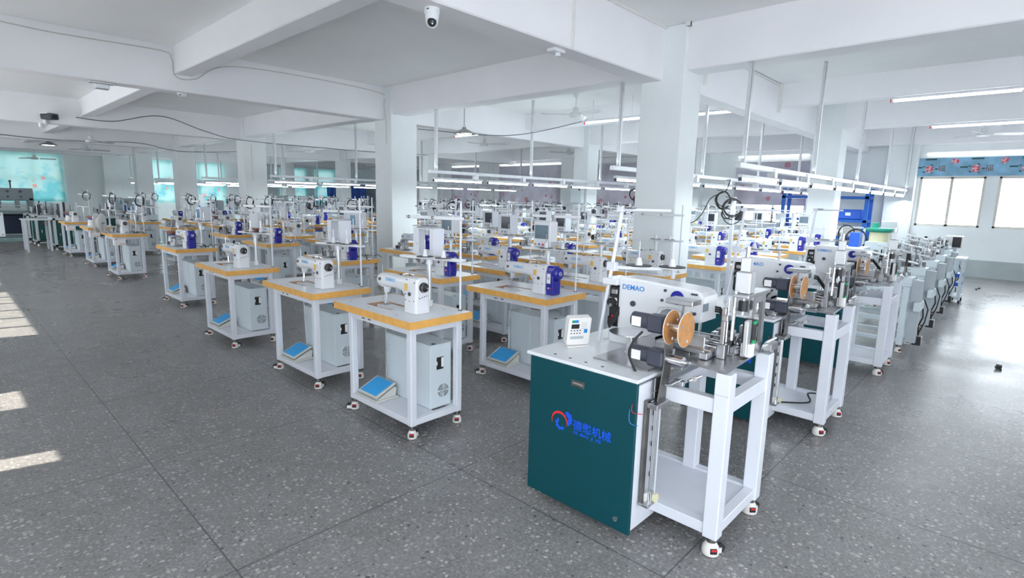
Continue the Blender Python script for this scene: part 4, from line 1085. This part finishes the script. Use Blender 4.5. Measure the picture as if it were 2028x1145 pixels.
    # ---- cutting and clamping gear on a steel plate
    P = Proto()
    b = mb('steel'); b.prism([(.21, .045), (.78, .075), (.80, .42), (.24, .42)], 'z', .898, .910)
    P.add('base_plate', b)
    b = mb('steel')
    b.prism([(.52, .910), (.53, 1.21), (.545, 1.21), (.70, 1.21), (.715, .910), (.68, .910), (.665, 1.17), (.56, 1.17), (.555, .96), (.68, .96), (.68, .91)], 'y', .07, .085)
    b.box(.42, .72, .055, .13, 1.21, 1.228, .003)
    P.add('gantry', b)
    b = mb('alu'); b.box(.45, .52, .065, .135, 1.228, 1.33, .004); b.box(.462, .508, .078, .122, 1.33, 1.40, .004)
    b.use('chrome'); b.cyl((.485, .10, 1.40), (.485, .10, 1.45), .010, n=10); b.cyl((.485, .10, 1.12), (.485, .10, 1.21), .008, n=10); b.use('black'); b.cyl((.485, .10, 1.14), (.485, .10, 1.19), .022, n=16); b.use('alu')
    b.box(.45, .50, .055, .075, .93, 1.10, .003)
    P.add('air_cylinder', b, -1, 'brushed aluminium air cylinder')
    b = mb('black'); b.box(.50, .54, .045, .10, .97, 1.10, .003); b.use('btn_green'); b.box(.498, .538, .043, .05, 1.08, 1.095); b.box(.498, .538, .043, .05, .985, 1.0); b.use('paper'); b.box(.47, .52, .04, .09, .92, .985, .003); P.add('slide_block', b)
    b = mb('steel')
    b.box(.38, .42, .13, .17, .91, .98, .003); b.box(.385, .41, .14, .16, .98, 1.16, .003); b.box(.36, .46, .12, .15, 1.10, 1.13, .003); b.use('chrome'); b.cyl((.43, .12, 1.0), (.43, .12, 1.24), .008, n=10); b.cyl((.44, .15, .92), (.44, .15, 1.2), .006, n=8)
    P.add('clamp_post', b)
    b = mb('steel'); b.box(.31, .36, .20, .38, .93, 1.02, .003); b.box(.30, .52, .18, .22, .912, .945, .003); b.box(.34, .50, .24, .30, .95, .962, .002); b.use('chrome')
    for k in range(6): b.cyl((.30+.045*k, .16, .96+.012*(k % 3)), (.31+.045*k, .36, .96+.012*(k % 3)), .005, n=8)
    b.cyl((.36, .30, .95), (.36, .30, 1.12), .008, n=8); b.use('alu'); b.cyl((.36, .30, .98), (.36, .30, 1.06), .018, n=12); b.use('steel'); b.box(.28, .38, .26, .40, 1.16, 1.185, .003); b.cyl((.345, .35, 1.0), (.335, .33, 1.16), .006, n=8)
    P.add('feed_guide', b)
    me = clutter(21, 40, .30, .20, .13); me.xf(Matrix.Translation((.62, .22, .905))); P.add('linkage', me)
    me = clutter(22, 26, .20, .16, .10); me.xf(Matrix.Translation((.36, .36, .85))); P.add('gear_train', me)
    b = mb('rubber')
    for k in range(3): b.tube([(.62, .20, 1.0+.01*k), (.66, .28, 1.08+.012*k), (.60, .36, 1.10+.01*k), (.52, .42, 1.03)], .006, 6)
    b.tube([(.72, .1, .95), (.76, .12, 1.02), (.74, .2, .98)], .006, 6); P.add('cable', b)
    b = mb('steel'); b.box(.70, .80, .02, .06, .91, .95, .003); b.use('chrome'); b.cyl((.68, .04, .96), (.82, .04, .96), .006, n=8); b.cyl((.68, .05, .94), (.82, .05, .94), .008, n=8); P.add('end_stop', b)
    F['gear'] = P
    # ---- glass/steel round table under the head
    P = Proto()
    b = mb('chrome'); b.cyl((.33, .62, .96), (.33, .62, .964), .105, n=36); P.add('plate', b); b = mb('chrome'); b.cyl((.33, .60, .838), (.33, .60, .96), .030, n=20); b.cyl((.33, .60, .836), (.33, .60, .86), .04, n=20); b.use('steel'); b.box(.15, .45, .40, .72, .834, .842, .002); P.add('pedestal', b)
    F['table'] = P
    # ---- tall thread stand
    P = Proto()
    b = mb('white_enamel'); b.cyl((.46, .90, .834), (.55, .84, 1.62), .011, n=10); P.add('pole', b)
    b = mb('white_enamel'); b.cyl((.55, .86, 1.60), (.70, .62, 1.60), .009, n=10); b.box(.53, .56, .83, .87, 1.585, 1.615, .004); b.use('dark_steel'); b.box(.55, .60, .78, .85, 1.608, 1.614); P.add('guide_bar', b)
    b = mb('white_enamel'); b.box(.50, .54, .84, .90, 1.25, 1.30, .004); b.cyl((.52, .86, 1.27), (.70, .66, 1.265), .010, n=8); b.cyl((.74, .60, 1.215), (.74, .60, 1.27), .012, n=8); t_ = P.add('tray', b)
    for (x, y) in ((.66, .78), (.76, .62)):
        b = mb('black'); b.cyl((x, y, 1.275), (x, y, 1.281), .075, n=30); b.use('white_gloss'); b.torus((x, y, 1.274), 'z', .076, .003, n=30, m=5); q_ = P.add('spool_plate', b, t_)
        b = mb('white_gloss'); b.lathe_ax((x, y, 1.281), (x, y, 1.325), [(0, .022), (1, .012)], 14); b.use('steel'); b.cyl((x, y, 1.325), (x, y, 1.42), .0045, n=8); P.add('cone_holder', b, q_)
    F['threads'] = P
    # ---- keypad
    P = Proto()
    b = mb('plastic_cream'); b.prism(rounded(-.055, .055, 0, .135, .008), 'y', -.018, .018); b.xf(Matrix.Translation((0, 0, .012)) @ Matrix.Rotation(.20, 4, 'X'))
    b2 = mb('plastic_cream'); b2.box(-.055, .055, -.035, .04, 0, .006, .002); b2.box(-.03, .03, .0, .02, 0, .03, .003); b.merge(b2); P.add('casing', b)
    T = Matrix.Translation((0, 0, .012)) @ Matrix.Rotation(.20, 4, 'X')
    def face(key, u0, u1, v0, v1, nm):
        b = mb(key); b.box(u0, u1, -.0200, -.0178, v0, v1); b.xf(T); P.add(nm, b)
    face('green_plastic', -.040, -.025, .112, .124, 'logo_patch'); face('btn_blue', -.024, -.008, .112, .124, 'logo_patch'); face('black', -.040, -.002, .083, .104, 'display'); face('text_blue', .024, .040, .060, .078, 'key')
    b = mb('dark_grey')
    for i in range(4):
        for k in range(2): b.box(-.040+i*.014, -.034+i*.014, -.0195, -.0178, .056+k*.014, .061+k*.014)
    b.use('skirt'); b.box(-.040, .025, -.0190, -.0178, .030, .044)
    for k in range(4): b.box(.008, .034, -.0190, -.0178, .108-k*.009, .110-k*.009)
    b.xf(T); P.add('key_row', b)
    F['keypad'] = P
    return F
F = make_feeder()
gx = [('nearest teal', 2.15, .85), ('second teal', 4.04, .87), ('third', 6.05, .86)]
for i, (nm, x, y) in enumerate(gx):
    w = 'of the %s machine in the right-hand row' % (nm if i < 2 else 'third')
    F['stand'].put('machine_stand', (x, y, 0), 'white machine stand with teal door, the %s one in the right-hand row' % ('nearest' if i == 0 else nm.split()[0]), 'machine stand', 'teal-doored machine stands')
    F['head'].put('sewing_machine', (x, y, 0), 'large white sewing head with blue disc %s' % w, 'sewing machine', 'large sewing heads')
    F['reel'].put('tape_reel_unit', (x, y, 0), 'brown twin-disc reel with dark motors %s' % w, 'reel', 'brown tape reels')
    F['slide'].put('tape_slide', (x, y, 0), 'vertical steel tape slide %s' % w, 'slide')
    F['gear'].put('cutting_unit', (x, y, 0), 'steel cutting and clamping unit %s' % w, 'cutting unit', 'steel cutting units')
    F['table'].put('tape_table', (x, y, 0), 'round polished steel table %s' % w, 'steel table')
    F['threads'].put('thread_stand', (x, y, 0), 'tall white thread stand with black plates %s' % w, 'stand')
    if i == 0: F['keypad'].put('keypad_box', (x+.28, y+.93, .8345), 'cream keypad box on the nearest teal machine', 'keypad', rz=radians(-30), sc=1.22)
wire([(2.62, 1.72, .85), (2.68, 1.66, .86), (2.74, 1.62, .88), (2.78, 1.66, .86), (2.74, 1.70, .85), (2.68, 1.68, .87), (2.75, 1.60, .86), (2.82, 1.62, .85)], .006, 'cable_grey', 'keypad_cable', 'coiled grey cable beside the cream keypad')
wire([(4.3, 1.22, .16), (4.45, 1.05, .165), (4.62, 1.1, .18), (4.75, 1.0, .16)], .007, 'rubber', 'floor_cable', 'black cable lying in the second machine stand')

# ---- assembly benches further down the row
def make_bench(seed, low=False):
    rnd = random.Random(seed); P = Proto(); W_, D_, H_ = .85, .62, .80
    b = mb('cabinet_white'); b.box(0, D_, 0, W_, H_-.03, H_, .004); b.box(.02, .30, .0, .30, H_, H_+.07, .004); P.add('top', b)
    for x in (.04, D_-.04):
        for y in (.04, W_-.04):
            b = mb('cabinet_white'); b.box(x-.03, x+.03, y-.03, y+.03, .09, H_-.03, .004); P.add('leg', b)
    b = mb('cabinet_white')
    for z in (.12, .36):
        for x in (.04, D_-.04): b.box(x-.025, x+.025, .04, W_-.04, z, z+.04, .002)
        for y in (.04, W_-.04): b.box(.04, D_-.04, y-.025, y+.025, z, z+.04, .002)
    P.add('frame', b)
    b = mb('grey_machine'); b.box(.10, .16, -.10, .0, .12, .84, .003); b.use('cabinet_white'); b.box(.0, .34, -.11, -.05, .50, .60, .003); b.use('black'); b.box(.16, .18, -.08, -.01, .12, .80, .003); P.add('guide_column', b)
    b = mb('rubber'); b.tube([(.30, -.06, .60), (.36, -.10, .52), (.30, -.12, .40), (.38, -.08, .28), (.32, -.10, .16), (.2, -.08, .13)], .008, 7); b.tube([(.20, -.12, .62), (.26, -.16, .5), (.2, -.15, .36), (.26, -.1, .2)], .007, 7); P.add('cable', b)
    b = mb('black'); b.box(.20, .26, -.14, -.06, .08, .18, .004); b.use('alu'); b.box(.26, .30, -.14, -.06, .08, .18, .004); P.add('socket_box', b)
    for k, (x, y) in enumerate(((.30, .22), (.34, .55))):
        me = clutter(seed*7+k, 70, .34, .36, .27, ('steel', 'chrome', 'alu', 'cabinet_white', 'dark_steel', 'steel', 'black')); me.xf(Matrix.Translation((x, y, H_+.002))); P.add('feeding_gear', me)
    b = mb('alu'); b.box(.05, .10, .30, .34, H_, H_+.20, .003); b.cyl((.05, .10, H_+.12), (.18, .80, H_+.26), .012, n=8); b.cyl((.09, .10, H_+.12), (.22, .80, H_+.26), .012, n=8); b.box(.14, .2, .70, .74, H_, H_+.25, .003); P.add('feed_rail', b)
    add_casters(P, [(.04, .04, .2), (D_-.04, .04, .7), (.04, W_-.04, 2), (D_-.04, W_-.04, 1)], 1.0)
    return P
bn = ['just behind the third large sewing head', 'second behind the third large sewing head', 'third behind the third large sewing head', 'in front of the blue plastic bins', 'beside the last white shelf trolley', 'nearest the window wall']
for i, (x, y) in enumerate(((7.45, .88), (8.75, .90), (10.1, .92), (11.5, .95), (13.0, 1.0), (14.6, 1.15))):
    make_bench(40+i).put('assembly_bench', (x, y, 0), 'grey-white assembly bench with steel gear, '+bn[i], 'bench', 'grey assembly benches')
# odds and ends at the end of that row
r = bpy.data.objects.new('bowl_feeder', None); C.objects.link(r); r.location = (13.2, 2.2, 0); tag(r, 'green-rimmed cream bowl feeder on a tall pillar near the window wall', 'bowl feeder')
b = mb('cabinet_white'); b.box(-.2, .2, -.2, .2, 0, .95, .01); obj('pillar', b, r)
b = mb('cream'); b.cyl((0, 0, .95), (0, 0, 1.14), .17, n=24); obj('drum', b, r)
b = mb('green_plastic'); b.lathe_ax((0, 0, 1.14), (0, 0, 1.22), [(0, .2), (.5, .24), (1, .24)], 24); b.cyl((.1, .1, 1.2), (.1, .1, 1.32), .06, n=12); obj('rim', b, r, None)
b = mb('grey_machine'); b.box(-.12, .12, -.14, .14, .95, 1.35, .01); b.use('cabinet_white'); b.box(-.14, .14, -.14, .14, 0, .95, .01); tag(obj('control_pillar', b, loc=(13.9, 2.15, 0)), 'grey box on a white pillar right of the green-rimmed feeder', 'control box')
r = bpy.data.objects.new('control_box', None); C.objects.link(r); r.location = (15.2, 1.15, .802); tag(r, 'pinkish white box with black side on the last bench', 'control box')
b = mb('plastic_cream'); b.box(-.12, .16, -.15, .15, .0, .26, .01); obj('casing', b, r); b = mb('black'); b.box(-.125, -.12, -.13, .02, .02, .24); obj('cover', b, r)
r = bpy.data.objects.new('shelf_trolley', None); C.objects.link(r); r.location = (12.2, .72, 0); tag(r, 'white trolley with blue trays below the last benches', 'trolley')
b = mb('cabinet_white'); b.box(0, .5, 0, .16, .76, .80, .004); b.box(0, .5, 0, .16, .1, .13, .003); obj('top', b, r)
for (x, y) in ((.02, .02), (.46, .02), (.02, .12), (.46, .12)):
    b = mb('cabinet_white'); b.box(x, x+.04, y, y+.04, .06, .78, .003); obj('leg', b, r)
for k in range(2): b = mb('bin_blue'); b.box(.05, .43, .03, .13, .3+k*.16, .36+k*.16, .004); obj('tray', b, r)
b = mb('rubber')
for x in (.04, .48):
    for y in (.02, .14): b.cyl((x, y-.012, .03), (x, y+.012, .03), .03, n=14)
obj('wheel', b, r)
tag(obj('plastic_bin', mb('bin_blue').prism([(-.12, 0), (.10, 0), (.13, .26), (-.09, .26)], 'y', -.08, .08), loc=(11.9, 2.35, .902)), 'purple-blue plastic bin left of the green-rimmed feeder', 'bin')
b = mb('cabinet_white'); b.box(-.3, .3, -.2, .2, 0, .9, .01); tag(obj('storage_cabinet', b, loc=(11.9, 2.35, 0)), 'low white cabinet under the purple-blue bin', 'cabinet')
# rack of blue shelves against the right wall
r = bpy.data.objects.new('storage_rack', None); C.objects.link(r); r.location = (16.4, 3.05, 0); tag(r, 'blue steel storage rack standing behind the right-hand column', 'rack')
for x in (0, .5):
    for y in (0, 2.0): b = mb('rack_blue'); b.box(x, x+.07, y, y+.09, 0, 2.1, .004); obj('upright', b, r)
for z in (.35, .85, 1.30, 1.9):
    b = mb('rack_blue'); b.box(0, .57, 0, 2.09, z-.07, z, .003); obj('shelf', b, r)
for k, (y, w, z, key, lb) in enumerate([(.15, .6, 1.30, 'bin_blue', 'blue tote on the upper rack shelf, nearest end'), (.95, .5, 1.30, 'dark_grey', 'dark tote on the upper rack shelf'), (.2, .8, .85, 'cable_grey', 'grey crate on the middle rack shelf'), (1.2, .6, .85, 'dark_grey', 'dark crate on the middle rack shelf'), (.2, .7, .35, 'bin_blue', 'blue tote on the bottom rack shelf')]):
    b = mb(key); b.box(0, .38, 0, w, .002, .26, .02); b.use('paper'); b.box(-.003, 0, w*.4, w*.6, .1, .18); tag(obj('storage_tote', b, loc=(16.5, 3.05+y, z)), lb, 'tote')
# black hoses on a rack right of the blue rack
r = bpy.data.objects.new('hose_rack', None); C.objects.link(r); r.location = (14.0, 2.6, 0); tag(r, 'white trolley with black hoses hanging, right of the blue rack', 'rack')
b = mb('cabinet_white')
for y in (0, .7): b.box(0, .04, y, y+.04, 0, 1.2, .003)
b.box(0, .04, 0, .74, 1.17, 1.2, .003); b.box(-.15, .19, 0, .74, .3, .33, .003); obj('frame', b, r)
b = coil_mb(9, .16, 6); b.xf(Matrix.Translation((-.03, .35, 1.22))); obj('hose', b, r)
b = coil_mb(10, .2, 5); b.xf(Matrix.Translation((-.05, .15, 1.15))); obj('hose', b, r)

# power cable hung from the tubes to the machines
wire([(9.9, 4.0, 2.06), (9.6, 3.9, 1.98), (9.35, 3.85, 1.85), (8.9, 3.9, 1.72), (8.7, 3.95, 1.45), (8.35, 4.0, 1.32), (7.7, 4.1, 1.5), (7.0, 4.2, 1.62)], .009, 'rubber', 'power_cable', 'black cable swinging between tube row and machines right of the near column')
# tall stands with bundled black cables right of the near column
for i, (x, y, h, lb) in enumerate(((6.6, 2.6, 1.72, 'white post wrapped with black cable coils right of the near column'), (8.9, 5.2, 1.8, 'white post with tangled black cables, left behind the near tube row'))):
    r = bpy.data.objects.new('cable_post', None); C.objects.link(r); r.location = (x, y, 0); tag(r, lb, 'post')
    b = mb('white_enamel'); b.box(-.02, .02, -.02, .02, .03, h, .004); b.box(-.2, .2, -.2, .2, 0, .03, .004); b.box(-.01, .01, -.15, .15, h-.1, h-.08, .003); obj('pole', b, r)
    b = coil_mb(30+i, .11, 7); b.xf(Matrix.Translation((-.03, .0, h-.02)) @ Matrix.Rotation(.7, 4, 'Z')); obj('cable_coil', b, r)
    b = coil_mb(35+i, .09, 4); b.xf(Matrix.Translation((-.03, .12, h+.06)) @ Matrix.Rotation(.9, 4, 'Z')); obj('cable_coil', b, r)

# electrical box on the far column
b = mb('cabinet_white'); b.box(0, .14, 0, .38, 0, .5, .01); b.use('black'); b.box(-.01, 0, .06, .1, .35, .4); tag(obj('electrical_box', b, loc=(12.33, 9.06, 1.55)), 'pale grey electrical box on the far column left of near column', 'electrical box')

# ================================================================== FAR LEFT
# embroidery machine
r = bpy.data.objects.new('embroidery_machine', None); C.objects.link(r); r.location = (-1.35, 22.6, 0); tag(r, 'long dark grey multi-head embroidery machine at the far left', 'embroidery machine')
b = mb('embroidery_grey'); b.box(0, 3.6, .3, .9, 1.22, 1.60, .02); b.box(0, .12, .3, 1.1, .1, 1.3, .01); b.box(3.48, 3.6, .3, 1.1, .1, 1.3, .01); obj('beam', b, r)
b = mb('embroidery_grey'); b.box(-.1, 3.5, -.1, 1.1, .82, .90, .01); obj('table', b, r)
b = mb('navy'); b.box(0, 3.35, .25, 1.0, .2, .78, .01); b.use('embroidery_grey'); b.box(0, 3.4, .1, .25, .08, .18, .01); b.box(0, .1, .1, 1.0, 0, .82, .01); b.box(3.3, 3.4, .1, 1.0, 0, .82, .01); obj('base', b, r)
b = mb('paper'); b.box(2.1, 2.6, .285, .3, 1.27, 1.56); b.use('black')
rr = random.Random(4)
for k in range(12): u = 2.15+rr.random()*.4; v = 1.29+rr.random()*.22; b.box(u, u+.05, .28, .286, v, v+.035)
obj('banner', b, r)
for k in range(8):
    b = mb('embroidery_grey'); x = .25+k*.42; b.box(x-.05, x+.05, .12, .35, 1.0, 1.24, .015); b.use('dark_steel'); b.cyl((x, .14, .9), (x, .14, 1.0), .01, n=8); b.use('steel'); b.box(x-.18, x+.18, .1, .13, 1.06, 1.08, .003); obj('sewing_head', b, r)
b = mb('dark_grey')
for x in (2.0, 2.6, 3.1): b.cyl((x, .5, 1.6), (x, .5, 1.78), .02, n=8); b.cyl((x, .5, 1.78), (x, .5, 1.84), .035, n=8)
for x in (1.5, 3.0, 3.3): b.cyl((x, .29, 1.5), (x, .3, 1.5), .04, n=14); b.cyl((x, .29, 1.34), (x, .3, 1.34), .03, n=14)
obj('tensioner', b, r)
# dark green machines with white frames
def green_machine(x, y, lb, seed):
    r = bpy.data.objects.new('feeder_machine', None); C.objects.link(r); r.location = (x, y, 0); tag(r, lb, 'machine', 'green-doored machines at the far left')
    b = mb('cabinet_white'); b.box(0, .7, 0, .06, .09, .15, .003); b.box(0, .06, 0, .06, .09, .85, .004); b.box(.64, .7, 0, .06, .09, .85, .004); b.box(0, .06, .8, .86, .09, .85, .004); b.box(.64, .7, .8, .86, .09, .85, .004); b.box(0, .7, 0, .86, .80, .86, .004); b.box(0, .7, 0, .86, .12, .15); obj('frame', b, r)
    b = mb('green_dark'); b.box(.08, .63, .01, .04, .16, .79, .004); b.box(.005, .03, .08, .78, .16, .79, .004); d_ = obj('door', b, r)
    b = mb('red_logo'); b.torus((.2, .005, .6), 'y', .05, .008, .2, 3.0, 12, 4); b.use('blue_logo'); b.torus((.22, .005, .57), 'y', .03, .012, 3, 6.4, 12, 4); obj('emblem', b, d_)
    b = mb('chrome'); b.box(.12, .14, 0, .01, .38, .46); obj('handle', b, d_)
    me = clutter(seed, 50, .6, .7, .42, ('grey_machine', 'steel', 'dark_grey', 'cabinet_white', 'alu')); me.xf(Matrix.Translation((.35, .43, .86))); obj('feeding_gear', me, r)
    for (cx_, cy_) in ((.03, .03), (.67, .03), (.03, .83), (.67, .83)):
        o = obj('caster', shifted(ca, cx_, cy_, 0, .4), r); obj('wheel', shifted(cw, cx_, cy_, 0, .4), o)
green_machine(2.15, 18.6, 'green-doored machine with white frame, nearest of the far left group', 61)
green_machine(1.95, 20.2, 'green-doored machine half hidden behind the nearest far left one', 62)
green_machine(1.9, 21.5, 'green-doored machine right beside the embroidery machine', 63)
green_machine(3.2, 19.6, 'green-doored machine right of the nearest far left one', 64)
r = bpy.data.objects.new('side_table', None); C.objects.link(r); r.location = (1.55, 18.55, 0); tag(r, 'narrow white side table left of the far green-doored machine', 'table')
b = mb('laminate'); b.box(0, .58, 0, .7, .80, .83, .004); obj('tabletop', b, r)
for (x, y) in ((.03, .03), (.03, .62), (.5, .03), (.5, .62)): b = mb('white_enamel'); b.box(x, x+.05, y, y+.05, 0, .8, .003); obj('leg', b, r)
# objects cut by the left edge of the picture
r = bpy.data.objects.new('work_table', None); C.objects.link(r); r.location = (-.62, 6.0, 0); tag(r, 'white table cut off by the left edge, near the sunlit floor', 'table')
b = mb('laminate'); b.box(0, .62, 0, 1.0, .78, .82, .004); obj('tabletop', b, r)
b = MB()
for (x, y) in ((.02, .05), (.56, .05), (.02, .9), (.56, .9)):
    b = mb('white_enamel'); b.box(x, x+.05, y, y+.05, .08, .78, .003); obj('leg', b, r)
for (x, y) in ((.045, .075), (.585, .075), (.045, .925), (.585, .925)): o = obj('caster', shifted(ca, x, y, 0, -.5), r); obj('wheel', shifted(cw, x, y, 0, -.5), o)
r = bpy.data.objects.new('notice_board', None); C.objects.link(r); r.location = (.05, 10.9, 0); tag(r, 'pale grey upright board cut off by the left edge', 'board')
b = mb('cabinet_white'); b.box(0, .66, 0, .03, .92, 1.27, .006); b.use('dark_grey'); b.cyl((.63, -.002, .95), (.63, 0, .95), .008, n=8); b.cyl((.63, -.002, 1.24), (.63, 0, 1.24), .008, n=8); obj('panel', b, r)
b = mb('white_enamel'); b.box(.02, .06, .0, .03, 0, .95, .003); b.box(-.1, .2, -.2, .2, 0, .03, .004); obj('stand', b, r)

# blue sheeting at the far corner
b = mb('tarp_blue'); vs = []; fs = []; n = 60
for k in range(9):
    for i in range(n+1):
        u = i/n; z = k/8; vs.append((.10*sin(u*46+z*1.2)*(.4+.6*(1-z)), u*4.3, z*2.15))
for k in range(8):
    for i in range(n): fs.append((k*(n+1)+i, k*(n+1)+i+1, (k+1)*(n+1)+i+1, (k+1)*(n+1)+i))
b._add(vs, fs); tag(obj('blue_curtain', b, loc=(16.6, 26.9, 0)), 'pleated blue sheeting hanging in the far corner', 'curtain')
# row of grey machines in the far background
fr = random.Random(5)
k = 0
bgn = ['under the turquoise blinds', 'before the far wall']
def back_machine(x, y, lb, seed, g):
    rr = random.Random(seed); r = bpy.data.objects.new('tall_machine', None); C.objects.link(r); r.location = (x, y, 0); tag(r, lb, 'machine', g)
    b = mb('cabinet_white'); b.box(0, .6, 0, .8, 0, .82, .01); obj('cabinet', b, r)
    b = mb('grey_machine'); h = 1.25+rr.random()*.3; b.box(.3, .55, .2, .6, .82, h, .02); b.box(.05, .5, .25, .5, h-.18, h, .02); obj('head', b, r)
    b = mb('screen_blue'); b.box(.02, .05, .0, .2, 1.1, 1.25, .004); b.use('cabinet_white'); b.box(.05, .12, -.01, .21, 1.08, 1.27, .006); b.box(.08, .1, .08, .12, .82, 1.1); obj('screen', b, r)
    me = clutter(seed, 26, .5, .7, .3, ('grey_machine', 'steel', 'cabinet_white', 'rack_blue', 'dark_grey')); me.xf(Matrix.Translation((.3, .4, .82))); obj('feeding_gear', me, r)
pos = [(x+.15*((i*7) % 3), y) for y in (21.2, 23.4, 25.6) for i, x in enumerate((4.6, 7.4, 8.8, 10.2, 11.3, 13.6, 15.0))]
for i, (x, y) in enumerate(pos):
    row = {21.2: 'front', 23.4: 'middle', 25.6: 'back'}[y]
    back_machine(x, y, 'tall pale machine with small screen, %s from the left in the %s background row' % (ORD[i % 7+1], row), 100+i, 'tall machines in the background')
b = mb('rubber'); b.tube(smooth([(0, 0, .006), (.12, .03, .012), (.24, .01, .006), (.34, -.02, .008)]), .008, 6); b.box(.32, .38, -.04, .0, .0, .02, .004)
tag(obj('black_strap', b, loc=(14.6, .62, .001)), 'small black strap on the floor below the right window', 'strap')
b = mb('rubber'); b.tube(smooth([(0, 0, .006), (.05, .05, .02), (.12, .03, .006)]), .008, 6); b.box(.10, .18, .0, .05, .0, .025, .005)
tag(obj('black_strap', b, loc=(7.45, .02, .001)), 'small black scrap on the floor at the right edge', 'strap')
print('objects', len(bpy.data.objects))
